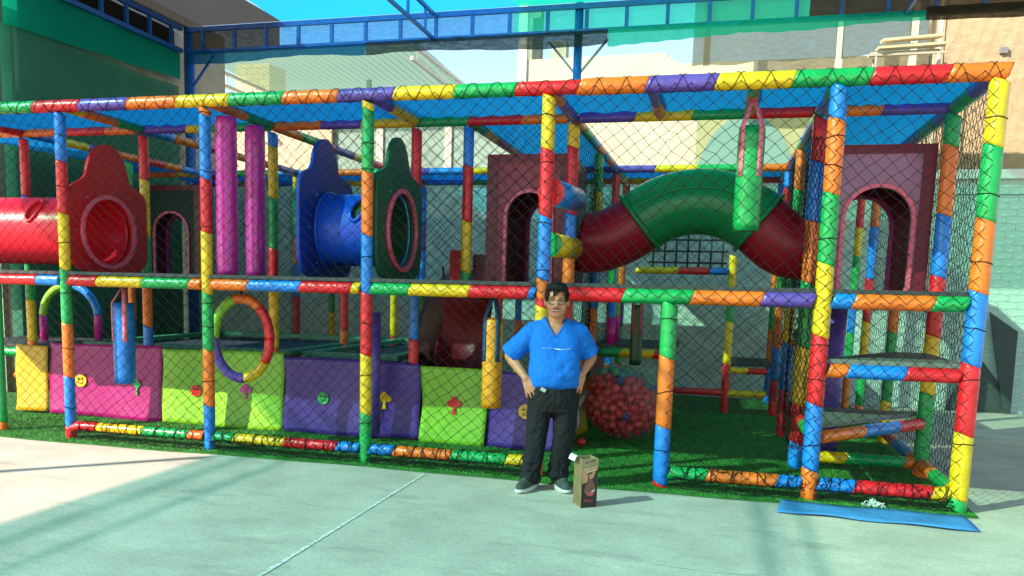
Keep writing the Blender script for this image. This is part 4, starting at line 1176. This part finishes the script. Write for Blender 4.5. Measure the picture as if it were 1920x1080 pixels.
for q in placed:
    rel = q - BC
    hgt = rel.z / BR_.z + .35 * rel.y / BR_.y + .15 * random.uniform(-1, 1)
    if hgt > .55: c = random.choice(['teal', 'teal', 'orange', 'green', 'blue', 'teal'])
    elif hgt < -.55 and random.random() < .25: c = 'purple'
    else: c = 'pink' if random.random() < .3 else ('purple' if random.random() < .03 else 'red')
    o = bpy.data.objects.new('plastic_ball', BALL[c]); col.objects.link(o); o.location = q
    o.rotation_euler = (random.uniform(0, 3), random.uniform(0, 3), 0)
    tag(o, LB[c], 'ball', 'balls in the clear sack')
inner = MB()
for _ in range(4000):
    d = Vector((random.gauss(0, 1), random.gauss(0, 1), random.gauss(0, 1))).normalized() * random.uniform(.2, .80)
    q = BC + Vector((d.x * BR_.x, d.y * BR_.y, d.z * BR_.z))
    if q.z > .06 and all((q - p).length > rb * 1.8 for p in placed):
        placed.append(q); inner.ball(q, rb, 10, 7)
        if len(placed) > 560: break
tag(inner.build('ball_filling', MATS['ball_red'], sack), kind='stuff')
o = bpy.data.objects.new('plastic_ball', BALL['red']); col.objects.link(o); o.location = (.135, 1.5, .012 + .037)
tag(o, 'single red ball lying loose on the turf beside the sack', 'ball')

# ---- blue foam strip and scrap of fluff
P = []
for i in range(25):
    u = i / 24; x = 1.845 + 1.2 * u + .0
    sk = -.03 * max(0, (u - .9) * 10)
    P.append([(x + (.0 if j < 3 else 0) - .01 * j * (1 - u), -.15 - .325 * j / 5 + .05 * u * (0 if j else 1) - .012 * math.sin(i * .7) * (j == 5) - .07 * u * (j / 5),
               .017 + .012 * math.exp(-((u - .0) / .06) ** 2) * (1 - j / 5) + .004 * math.sin(i * .5 + j)) for j in range(6)])
o = MB().sheet([list(reversed(r_)) for r_ in P]).build('foam_mat', mat('foam_blue', (.06, .24, .55), .85, .18, 4, .6, 14, bdist=.02, spec=.2))
m = o.modifiers.new('shell', 'SOLIDIFY'); m.thickness = .004; m.offset = -1
tag(o, 'flat blue foam strip lying on the concrete by the corner post', 'foam mat')
mb = MB()
for i in range(90):
    a = random.uniform(0, 6.28); rr = random.uniform(.0, .05)
    p = Vector((2.47 + rr * math.cos(a) * 1.6, -.11 + rr * .4 * math.sin(a), .022 + random.uniform(0, .05) * (1 - rr / .06)))
    d1 = Vector((random.uniform(-1, 1), random.uniform(-.6, .6), random.uniform(-.4, .9))).normalized() * random.uniform(.012, .035)
    d2 = d1 + Vector((random.uniform(-1, 1), random.uniform(-.6, .6), random.uniform(-.8, .5))) * .015
    mb.tube([p, p + d1 * .6, p + d2], [.0022, .0034, .0012], 5)
o = mb.build('fluff_scrap', mat('fluff_white', (.72, .75, .74), .9, .15, 60, .8, 120))
tag(o, 'small tuft of white stuffing caught in the front net', 'stuffing')

# ---- dark boards leaning on the wall at the right
for pts, y, lb in (([(4.76, 1.336), (5.11, 1.09), (5.125, .012), (5.04, .012)], 6.17, 'tall dark grey foam offcut leaning on the mint wall'),
                   ([(4.36, .012), (4.66, .80), (4.974, .394), (5.03, .012)], 6.23, 'low dark grey foam offcut leaning behind the tall one')):
    o = MB().prism(pts, .03, MYm(y)).build('foam_offcut', mat('offcut_grey', (.045, .06, .055), .7, .2, 6))
    tag(o, lb, 'board')

# ---- paper gift bag with a wine picture
gb = empty('gift_bag', (.5, -.76, 0), 'tall kraft paper wine gift bag standing on the concrete', 'gift bag')
A, B, Cc = Vector((.415, -.735, 0)), Vector((.485, -.845, 0)), Vector((.585, -.765, 0))
Dd = A + Cc - B
M_KRAFT = mat('kraft', (.36, .26, .13), .8, .2, 18, .3, 60, stretch=(3, 3, .4))
hB = .345
P0 = [A, B, Cc, Dd]
mb = MB()
for k in range(4):
    p, q = P0[k], P0[(k + 1) % 4]
    mb.sheet([[p + Vector((0, 0, .002)), p + Vector((0, 0, hB))], [q + Vector((0, 0, .002)), q + Vector((0, 0, hB))]], False)
mb.face([len(mb.v) - 1] * 0 or [0, 1, 3, 2]) if False else None
o = mb.build('bag_body', M_KRAFT, gb); o.modifiers.new('shell', 'SOLIDIFY').thickness = .003
rb_ = MB()
dA = (B - A).normalized(); nA = Vector((dA.y, -dA.x, 0))
for i in range(9):
    p = A + (B - A) * ((i + .5) / 9) + nA * .0015
    rb_.bar(p + Vector((0, 0, .01)), p + Vector((0, 0, hB - .004)), .006, .003, up=nA)
tag(rb_.build('corrugation', mat('kraft_dark', (.26, .18, .09), .85, .2, 20), gb), kind='stuff')
dF = (Cc - B).normalized(); nF = Vector((dF.y, -dF.x, 0)); wF = (Cc - B).length
def fp(poly, m, nm, k, par):
    mb = MB()
    for u, z in poly: mb.v.append(tuple(B + dF * (u * wF) + Vector((0, 0, z * hB)) + nF * k))
    mb.face(range(len(poly))); 
    o = mb.build(nm, m, par); return o
pr = fp([(.02, .01), (.98, .01), (.98, .84), (.02, .78)], mat('print_dark', (.022, .012, .009), .5), 'printed_front', .003, gb)
fp([(.02, .5), (.3, .52), (.75, .62), (.9, .80), (.97, .835), (.02, .775)], mat('print_tan', (.5, .24, .11), .5, .25, 20), 'picture_tan', .0035, pr)
fp([(.02, .772), (.98, .832), (.98, .85), (.02, .79)], mat('print_cream', (.7, .5, .36), .5), 'picture_band', .004, pr)
fp([(.35, .72), (.95, .775), (.95, .80), (.35, .75)], MATS['print_cream'], 'picture_bottle', .0042, pr)
fp([(.33, .665), (.62, .70), (.62, .735), (.33, .705)], mat('print_green', (.02, .06, .04), .5), 'picture_neck', .0045, pr)
fp([(.38, .66), (.46, .66), (.42, .5), (.36, .5)], mat('print_pour', (.12, .02, .01), .5), 'picture_pour', .0044, pr)
gl_ = [(.3 + 0.02, .52)] + [(.5 + .36 * math.cos(a) * (1.0 if a > math.pi else .85), .40 + .16 * math.sin(a)) for a in np.linspace(math.pi * 1.0, math.pi * 2, 14)] + [(.72, .56), (.5, .6)]
fp(gl_, mat('print_glass', (.20, .07, .05), .4, .3, 25), 'picture_glass', .0040, pr)
fp([(.22, .36), (.45, .30), (.62, .34), (.85, .38), (.78, .28), (.68, .235), (.45, .255)], mat('print_wine', (.62, .08, .08), .4, .3, 30), 'picture_wine', .0043, pr)
fp([(.62, .34), (.84, .385), (.8, .33), (.6, .31)], mat('print_shine', (.8, .5, .4), .4), 'picture_shine', .0046, pr)
def text(body, size, u, z, m, nm, par, k):
    cu = bpy.data.curves.new(nm, 'FONT'); cu.body = body; cu.size = size; cu.shear = .25
    o = bpy.data.objects.new(nm, cu)
    me = bpy.data.meshes.new_from_object(o)
    bpy.data.objects.remove(o)
    mm = Matrix((dF, Vector((0, 0, 1)), nF)).transposed().to_4x4(); mm.translation = B + dF * (u * wF) + Vector((0, 0, z * hB)) + nF * k
    me.transform(mm); return link(nm, me, m, par)
text('Wine', .034, .14, .115, mat('print_red_text', (.6, .08, .04), .5), 'script_lettering', pr, .0045)
rc = MB().sheet([[A + Vector((-.012, .0, hB + .014)) + (B - A) * (i / 4) * .8 + Vector((-.03 * j / 3, -.004 * j, -.035 * (j / 3) ** 2 + .012 * math.sin(j))) for j in range(4)] for i in range(5)]).build('paper_slip', mat('white_paper', (.8, .8, .78), .8), gb)
MB().tube([B + dF * wF * .2 + nF * .004 + Vector((0, 0, hB - .03)), B + dF * wF * .5 + nF * .006 + Vector((0, 0, hB - .018)), B + dF * wF * .85 + nF * .004 + Vector((0, 0, hB - .01))], .0025, 5).build('handle', mat('cord_dark', (.04, .03, .02), .8), gb)
# ================================================================== THE MAN
from mathutils import noise as mnoise
def blob(name, prims, voxel, smooth_it, m, parent, cut=None, fac=.5, fold=None):
    """closed primitives fused into one continuous skin"""
    mb = MB()
    for p in prims:
        if p[0] == 'c':      # tapered capsule
            _, a, b, ra, rb2 = p; a, b = Vector(a), Vector(b)
            d = (b - a); L_ = d.length; d.normalize()
            pts = []; rad = []
            for k in range(5):
                t_ = math.pi / 2 * k / 5; pts.append(a - d * ra * math.cos(t_)); rad.append(max(ra * math.sin(t_), ra * .05))
            pts.append(a); rad.append(ra); pts.append(b); rad.append(rb2)
            for k in range(4, -1, -1):
                t_ = math.pi / 2 * k / 5; pts.append(b + d * rb2 * math.cos(t_)); rad.append(max(rb2 * math.sin(t_), rb2 * .05))
            mb.tube(pts, rad, 14)
        elif p[0] == 'e':    # ellipsoid, optional rotation
            mb.ball(p[1], p[2], 20, 14, p[3] if len(p) > 3 else None)
        elif p[0] == 'l':    # loft of ellipses [(x,y,z,rx,ry)]
            b0 = len(mb.v); n = 28
            for (x, y, z, rx, ry) in p[1]:
                for k in range(n):
                    a_ = 2 * math.pi * k / n
                    ca, sa = math.cos(a_), math.sin(a_)
                    e_ = .85
                    mb.v.append((x + rx * math.copysign(abs(ca) ** e_, ca), y + ry * math.copysign(abs(sa) ** e_, sa), z))
            K = len(p[1])
            for i in range(K - 1):
                for k in range(n):
                    k2 = (k + 1) % n
                    mb.face((b0 + i * n + k, b0 + i * n + k2, b0 + (i + 1) * n + k2, b0 + (i + 1) * n + k))
            mb.face([b0 + k for k in reversed(range(n))]); mb.face([b0 + (K - 1) * n + k for k in range(n)])
    me = mb.mesh('tmp'); bm = bmesh.new(); bm.from_mesh(me); bmesh.ops.recalc_face_normals(bm, faces=bm.faces); bm.to_mesh(me); bm.free()
    o = bpy.data.objects.new('tmp', me); col.objects.link(o)
    r = o.modifiers.new('r', 'REMESH'); r.mode = 'VOXEL'; r.voxel_size = voxel; r.use_smooth_shade = True
    if smooth_it: s = o.modifiers.new('s', 'SMOOTH'); s.factor = fac; s.iterations = smooth_it
    dg = bpy.context.evaluated_depsgraph_get()
    me2 = bpy.data.meshes.new_from_object(o.evaluated_get(dg))
    bpy.data.objects.remove(o); bpy.data.meshes.remove(me)
    if fold:
        nrm = [v.normal.copy() for v in me2.vertices]
        for v, n_ in zip(me2.vertices, nrm): v.co += n_ * fold(v.co.copy())
        me2.update()
    if cut:
        bm = bmesh.new(); bm.from_mesh(me2)
        bmesh.ops.delete(bm, geom=[f for f in bm.faces if cut(f.calc_center_median())], context='FACES')
        bm.to_mesh(me2); bm.free()
    me2.polygons.foreach_set('use_smooth', [True] * len(me2.polygons))
    me2.name = name
    me2.transform(MAN_M)
    return link(name, me2, m, parent)

MAN_M = Matrix.Translation((.18, -.36, 0)) @ Matrix.Rotation(math.radians(10), 4, 'Z')
man = empty('person', (.18, -.36, 0), 'person in a blue V-neck T-shirt and black jeans with hands on hips', 'person')
M_SKIN = mat('skin', (.47, .19, .095), .5, .12, 20, .2, 90, bdist=.003)
# -- head, neck, arms and hands: one continuous skin (local frame: x to viewer's right, -y to the viewer)
HC = Vector((0, -.03, 1.408))
body = [('e', HC + Vector((0, .015, .035)), (.079, .094, .098)),            # skull
        ('e', HC + Vector((0, -.025, -.030)), (.075, .070, .085)), ('e', HC + Vector((0, -.03, -.072)), (.062, .055, .042)),          # face
        ('e', HC + Vector((0, -.05, -.088)), (.045, .038, .030)),          # chin
        ('e', HC + Vector((-.038, -.058, -.035)), (.033, .027, .032)), ('e', HC + Vector((.038, -.058, -.035)), (.033, .027, .032)),   # cheeks
        ('c', HC + Vector((0, -.092, .012)), HC + Vector((0, -.108, -.025)), .008, .014),       # nose
        ('e', HC + Vector((-.012, -.098, -.028)), (.009, .010, .008)), ('e', HC + Vector((.012, -.098, -.028)), (.009, .010, .008)),
        ('c', HC + Vector((-.045, -.078, .028)), HC + Vector((.045, -.078, .028)), .013, .013),  # brow
        ('c', HC + Vector((-.025, -.088, -.062)), HC + Vector((.025, -.088, -.062)), .010, .010),  # lips base
        ('e', HC + Vector((-.083, .01, -.005)), (.010, .020, .032)), ('e', HC + Vector((.083, .01, -.005)), (.010, .020, .032)),   # ears
        ('c', HC + Vector((0, .005, -.07)), (0, .005, 1.22), .057, .064),
        ('l', [(0, 0, .86, .15, .11), (0, 0, 1.0, .155, .11), (0, 0, 1.12, .165, .10), (0, .0, 1.2, .14, .082), (0, .005, 1.25, .08, .066)]),
        ('c', (-.06, .005, 1.205), (-.165, .01, 1.175), .045, .05), ('c', (.06, .005, 1.205), (.165, .01, 1.175), .045, .05)]
arms = []
for s, sh, el, wr in ((-1, (-.172, .01, 1.165), (-.335, .055, .995), (-.205, -.075, .845)), (1, (.172, .01, 1.17), (.272, .09, 1.005), (.205, -.03, .885))):
    sh, el, wr = Vector(sh), Vector(el), Vector(wr)
    mid = el.lerp(wr, .3)
    arms += [('c', sh, el, .05, .042), ('c', el, mid, .042, .042), ('c', mid, wr, .042, .027)]
body += arms
def hand(wr, dirv, spread, normal, thumb_dir, curl):
    """palm, four unequal fingers with a knuckle bend, thumb leaving the side of the palm"""
    wr, dirv, spread, normal = Vector(wr), Vector(dirv).normalized(), Vector(spread).normalized(), Vector(normal).normalized()
    out = []
    pl = .072
    k = [wr + dirv * pl + spread * (.030 * (i - 1.5) / 1.5) for i in range(4)]
    for i in range(4): out.append(('c', wr + spread * (.012 * (i - 1.5)), k[i], .016, .0125))
    ln = [.062, .072, .068, .052]
    for i in range(4):
        d1 = (dirv + spread * .16 * (i - 1.5) - normal * curl * .3).normalized()
        d2 = (d1 - normal * curl).normalized()
        a = k[i]; b = a + d1 * ln[i] * .55; c = b + d2 * ln[i] * .5
        out += [('c', a, b, .0112, .0098), ('c', b, c, .0098, .0082)]
    tb = wr + dirv * .022 + thumb_dir * .02
    t1 = tb + (thumb_dir * .7 + dirv * .6).normalized() * .04; t2 = t1 + (thumb_dir * .45 + dirv * .9).normalized() * .032
    out += [('c', wr + dirv * .02, tb, .016, .014), ('c', tb, t1, .013, .011), ('c', t1, t2, .011, .009)]
    return out
# viewer's left hand lies on the front of the hip, fingers down and inwards
hl = Vector((.38, -.25, -.88)).normalized()
body += hand((-.205, -.075, .845), hl, (.86, -.2, .38), (-.15, -.95, .2), Vector((.85, -.3, .3)).normalized(), .25)
hr = Vector((-.30, -.35, -.88)).normalized()
body += hand((.205, -.03, .885), hr, (-.72, -.35, .40), (.35, -.9, .2), Vector((-.85, -.25, .35)).normalized(), .3)
skin = blob('body', body, .0055, 5, M_SKIN, man)

# -- shirt
NECKZ = 1.16
shirt_p = [('l', [(0, -.012, .775, .17, .125), (0, -.02, .80, .186, .145), (0, -.025, .88, .192, .162), (0, -.02, .96, .188, .155), (0, -.008, 1.05, .188, .135),
                  (0, .0, 1.13, .194, .124), (0, .005, 1.19, .192, .108), (0, .008, 1.23, .165, .095), (0, .012, 1.265, .118, .084), (0, .015, 1.30, .088, .078)]),
           ('c', (-.09, .01, 1.215), (-.172, .01, 1.180), .066, .075), ('c', (.09, .01, 1.215), (.172, .01, 1.185), .066, .075),
           ('c', (-.172, .01, 1.175), (-.335, .045, 1.005), .076, .086), ('c', (.172, .01, 1.18), (.268, .08, 1.0), .076, .084)]
# flared, cut-off sleeve ends
def sleeve_cut(p):
    # V-neck opening at the front and the round neck at the back
    if p.z > NECKZ and p.y < .02:
        if abs(p.x) < .078 * (p.z - NECKZ) / .125: return True
    if p.z > 1.282 and abs(p.x) < .085: return True
    # sleeve openings
    a, e = Vector((-.172, .01, 1.175)), Vector((-.335, .055, .985))
    d = (e - a).normalized()
    if p.x < -.2 and (p - a).dot(d) > .232: return True
    a, e = Vector((.172, .01, 1.18)), Vector((.272, .09, .99))
    d = (e - a).normalized()
    if p.x > .19 and (p - a).dot(d) > .178: return True
    return False
def cloth(name, c, rough, bscale, strength, dist, stretch=None):
    return mat(name, c, rough, .1, 4, strength, bscale, spec=.25, bdist=dist, stretch=stretch)
M_SHIRT = cloth('shirt_blue', (.006, .14, .56), .8, 7, .9, .05, (1, 1, .6))
def shirt_fold(p):
    a = mnoise.noise(Vector((p.x * 7 + p.z * 4, p.y * 6, p.z * 9 - abs(p.x) * 6)))
    b = mnoise.noise(Vector((p.x * 17 - p.z * 13, p.y * 10 + 3, p.z * 13 + p.x * 9)))
    arm = max(0, min(1, (abs(p.x) - .15) * 10))
    low = max(0, min(1, (.95 - p.z) * 7))
    return .008 * (abs(a) * 1.4 - .35) + .003 * (abs(b) - .25) * (1 + arm) + .003 * low * math.sin(p.x * 38 + p.z * 9)
shirt = blob('t_shirt', shirt_p, .0075, 6, M_SHIRT, man, sleeve_cut, fold=shirt_fold)
sm = shirt.modifiers.new('shell', 'SOLIDIFY'); sm.thickness = .006; sm.offset = -1
# collar band along the V and the chest line print
def mloc(p): return MAN_M @ Vector(p)
cp = []
vpts = [(-.072, -.07, 1.236), (-.055, -.102, 1.195), (-.030, -.118, 1.143), (0, -.128, 1.085), (.030, -.118, 1.143), (.055, -.102, 1.195), (.072, -.07, 1.236)]
bvh = None
from mathutils.bvhtree import BVHTree
def onto(me_o, pts, lift):
    """drop points straight back (+y local) onto a surface"""
    me = me_o.data
    bv = BVHTree.FromPolygons([v.co.copy() for v in me.vertices], [tuple(p.vertices) for p in me.polygons])
    out = []
    dirw = (MAN_M.to_3x3() @ Vector((0, 1, 0))).normalized()
    for p in pts:
        h = bv.ray_cast(mloc((p[0], -.6, p[2])), dirw)
        out.append(h[0] - dirw * lift if h[0] is not None else mloc(p))
    return out
left_v = [(-.002 - .074 * t, 0, NECKZ - .006 + .118 * t) for t in np.linspace(0, 1, 9)]
M_COLLAR = mat('collar_blue', (.008, .12, .45), .8, .1, 10)
for s in (1, -1):
    pts = onto(shirt, [(s * p[0] * 1.06, 0, p[2] - .002) for p in left_v], .001)
    MB().tube(pts, .0042, 6).build('collar', M_COLLAR, shirt)
line = onto(shirt, [(x, 0, 1.072 + .02 * x - .006 * math.sin(x * 30)) for x in np.linspace(-.095, .115, 24)], .0012)
mb = MB()
for i in range(23):
    if i in (3, 5, 8): continue
    mb.tube([line[i], line[i + 1]], .0014, 5)
o = mb.build('chest_stripe', mat('print_white', (.6, .68, .72), .7), shirt)
mb = MB()
for i in (11, 12, 13, 14): mb.tube([line[i], line[i].lerp(line[i + 1], .8)], .0042, 6)
mb.build('chest_lettering', mat('print_white2', (.8, .85, .85), .7), shirt)

# -- jeans
jeans_p = [('l', [(0, -.012, .60, .175, .115), (0, -.014, .68, .188, .128), (0, -.015, .76, .182, .132), (0, -.012, .815, .172, .125), (0, -.01, .85, .165, .118)]),
           ('c', (-.095, -.01, .66), (-.118, -.02, .37), .098, .08), ('c', (-.118, -.02, .37), (-.148, -.03, .13), .08, .076),
           ('e', (-.15, -.035, .10), (.082, .09, .06)), ('e', (-.146, -.025, .165), (.081, .086, .03)), ('e', (-.14, -.03, .225), (.08, .083, .02)),
           ('c', (.095, -.01, .66), (.088, -.02, .40), .098, .082), ('c', (.088, -.02, .40), (.06, .02, .15), .082, .076),
           ('e', (.056, .02, .12), (.086, .09, .055)), ('e', (.058, .025, .185), (.083, .086, .028)), ('e', (.066, .01, .245), (.082, .083, .02))]
M_JEANS = cloth('jeans_black', (.011, .011, .013), .8, 9, 1.0, .06, (1, 1, .55))
def jeans_fold(p):
    a = mnoise.noise(Vector((p.x * 9, p.y * 9, p.z * 14 + abs(p.x) * 18)))
    b = mnoise.noise(Vector((p.x * 16 + 5, p.y * 14, p.z * 26 - p.x * 20)))
    k = math.exp(-((p.z - .40) / .09) ** 2) + math.exp(-((p.z - .64) / .06) ** 2) + 1.2 * (p.z < .26)
    return .008 * (abs(a) * 1.3 - .3) + .006 * (abs(b) - .25) * (.4 + k)
jeans = blob('jeans', jeans_p, .008, 4, M_JEANS, man, fold=jeans_fold)
MB().tube([mloc(p) for p in ((0, -.148, .77), (.003, -.146, .72), (.002, -.142, .67), (0, -.13, .62))], .0025, 5).build('fly_seam', mat('seam_dark', (.02, .02, .022), .9), jeans)
tg = MB().box((-.02, -.002, -.012), (.02, .002, .014), MAN_M @ Matrix.Translation((-.075, -.155, .772)) @ Matrix.Rotation(.5, 4, 'Y')).build('pocket_tag', mat('tag_pale', (.4, .42, .38), .7), jeans)

# -- shoes
def shoe(heel, toe, label=None):
    heel, toe = Vector(heel), Vector(toe); d = (toe - heel); L_ = d.length; d.normalize(); s = Vector((d.y, -d.x, 0))
    def P_(t, z, w=0): return heel + d * (L_ * t) + s * w + Vector((0, 0, z))
    up = [('c', P_(.12, .065), P_(.55, .06), .05, .048), ('c', P_(.55, .056), P_(.87, .042), .05, .038), ('c', P_(.14, .10), P_(.32, .115), .045, .042),
          ('c', P_(.3, .11), P_(.62, .07), .042, .04)]
    up = [(p[0], MAN_M.inverted() @ p[1], MAN_M.inverted() @ p[2], p[3], p[4]) for p in up]
    u = blob('shoe', up, .006, 4, mat('shoe_grey', (.05, .062, .056), .75, .25, 30, .4, 160), man)
    sole = []
    n = 30
    for i in range(n):
        a = 2 * math.pi * i / n; ca, sa = math.cos(a), math.sin(a)
        wdt = .047 + .009 * ca
        sole.append((L_ * .49 + L_ * .53 * ca, wdt * math.copysign(abs(sa) ** .8, sa)))
    mm = Matrix((d, s, Vector((0, 0, 1)))).transposed()
    if mm.determinant() < 0: mm = Matrix((d, -s, Vector((0, 0, 1)))).transposed()
    mm = mm.to_4x4(); mm.translation = heel + Vector((0, 0, .003))
    mb = MB()
    lay = [(0, .9), (.006, 1.0), (.022, 1.02), (.03, .98)]
    for z, k in lay:
        for (x, y) in sole:
            zz = z + (.012 * max(0, (x / L_ - .75)) if z < .01 else .012 * (1 - x / L_) if z > .02 else 0)
            mb.v.append(tuple(mm @ Vector((L_ * .49 + (x - L_ * .49) * k, y * k, zz))))
    for i in range(len(lay) - 1):
        for k in range(n):
            k2 = (k + 1) % n; mb.face((i * n + k, i * n + k2, (i + 1) * n + k2, (i + 1) * n + k), True)
    mb.face(list(reversed(range(n)))); mb.face([3 * n + k for k in range(n)])
    mb.build('sole', mat('sole_white', (.66, .63, .56), .7, .12, 20), u)
    for t_ in (.38, .46, .54):
        MB().tube([P_(t_, .118 - .22 * (t_ - .38), -.034), P_(t_ + .01, .142 - .26 * (t_ - .38), 0), P_(t_, .118 - .22 * (t_ - .38), .034)], .004, 5).build('lace', mat('lace_dark', (.02, .025, .024), .8), u)
shoe((.065, -.295, 0), (-.015, -.60, 0)); shoe((.20, -.24, 0), (.335, -.475, 0))

# -- hair
def hair_cut(p):
    q = p - HC
    if q.z < -.03: return True
    # face opening with a side-swept fringe
    if q.y < -.035:
        fr_ = .058 - .25 * max(0, -q.x - .028) * 1.0 + .02 * q.x / .08 + .012 * math.sin(q.x * 60)
        if q.x < -.03 and q.x > -.062: fr_ = .080
        if abs(q.x) < .064 and q.z < fr_: return True
        if abs(q.x) < .078 and q.z < .018 and q.y < -.045: return True
    if q.z < .0 and q.y < .02: return True
    return False
hair_p = [('e', HC + Vector((0, .016, .045)), (.092, .106, .103)), ('e', HC + Vector((.01, -.05, .104)), (.066, .052, .038)), ('e', HC + Vector((-.04, -.02, .098)), (.042, .06, .034)),
          ('e', HC + Vector((.05, -.03, .075)), (.036, .06, .045)), ('e', HC + Vector((0, .05, -.0)), (.08, .06, .06))]
M_HAIR = mat('hair_black', (.006, .005, .005), .6, .3, 30, .9, 60, spec=.2, bdist=.02, stretch=(1.6, .3, .4))
hair = blob('hair', hair_p, .0055, 3, M_HAIR, man, hair_cut)
hair.modifiers.new('shell', 'SOLIDIFY').thickness = .006
# -- eyes, brows, mouth, glasses
def fpt(x, z, lift, ob=skin): return onto(ob, [(HC.x + x, 0, HC.z + z)], lift)[0]
M_EYE = mat('eye_dark', (.02, .012, .01), .2); M_BROW = mat('brow_dark', (.014, .010, .008), .8); M_LIP = mat('lip', (.30, .10, .075), .45); M_LID = mat('lid', (.25, .11, .06), .5)
for s in (-1, 1):
    c = fpt(s * .033, .004, -.002)
    e = MB().ball(c, (.012, .006, .005), 12, 8, MAN_M.to_3x3()).build('eye', mat('eye_white', (.5, .46, .42), .3), man)
    MB().ball(c + MAN_M.to_3x3() @ Vector((0, -.004, 0)), (.005, .003, .0045), 10, 6).build('iris', M_EYE, e)
    MB().tube([fpt(s * (.018 + .034 * t_), .0115 - .006 * abs(t_ - .4), .001) for t_ in np.linspace(0, 1, 6)], .0022, 5).build('eyelid', M_LID, e)
    MB().tube([fpt(s * (.014 + .042 * t_), .030 + .0045 * math.sin(3.1 * t_) - .002 * t_, .0015) for t_ in np.linspace(0, 1, 7)], [.003, .0042, .0045, .004, .0036, .003, .002], 6).build('eyebrow', M_BROW, man)
MB().tube([fpt(x, -.058 + 3.0 * x * x, .0012) for x in np.linspace(-.029, .029, 9)], [.001, .0022, .003, .0033, .003, .0033, .003, .0022, .001], 6).build('mouth', M_LIP, man)
MB().tube([fpt(x, -.0655 + 2.6 * x * x, .0012) for x in np.linspace(-.024, .024, 9)], [.001, .0025, .0036, .004, .0042, .004, .0036, .0025, .001], 6).build('lower_lip', M_LIP, man)
MB().tube([fpt(x, -.0612 + 3.6 * x * x, .0024) for x in np.linspace(-.021, .021, 9)], [.0006, .0014, .0019, .0021, .0021, .0021, .0019, .0014, .0006], 6).build('teeth', mat('teeth', (.68, .62, .52), .4), man)
mb = MB()
for x in np.linspace(-.026, .026, 40):
    p = fpt(x, -.046 + 1.5 * x * x + random.uniform(-.003, .003), .001); mb.tube([p, p + Vector((x * .12, -.001, -.004))], .0009, 4)
tag(mb.build('moustache', M_BROW, man), kind='stuff')
gls = MB()
for s in (-1, 1):
    c = fpt(s * .034, .002, .012); pts = []
    for k in range(24):
        a = 2 * math.pi * k / 24; ca, sa = math.cos(a), math.sin(a)
        pts.append(c + MAN_M.to_3x3() @ Vector((.026 * math.copysign(abs(ca) ** .75, ca), .004 * (s * ca > 0) * abs(ca), .0185 * math.copysign(abs(sa) ** .75, sa))))
    gls.tube(pts, .0024, 6, closed=True)
    ed = c + MAN_M.to_3x3() @ Vector((s * .026, .004, .008))
    gls.tube([ed, MAN_M @ (HC + Vector((s * .082, -.04, .012))), MAN_M @ (HC + Vector((s * .088, .02, .008)))], .0022, 6)
p1, p2 = fpt(-.034, .002, .012), fpt(.034, .002, .012)
gls.tube([p1 + MAN_M.to_3x3() @ Vector((.026, 0, .006)), (p1 + p2) / 2 + MAN_M.to_3x3() @ Vector((0, -.012, .008)), p2 + MAN_M.to_3x3() @ Vector((-.026, 0, .006))], .0022, 6)
gls.build('glasses', mat('frame_dark', (.012, .01, .01), .3), man)
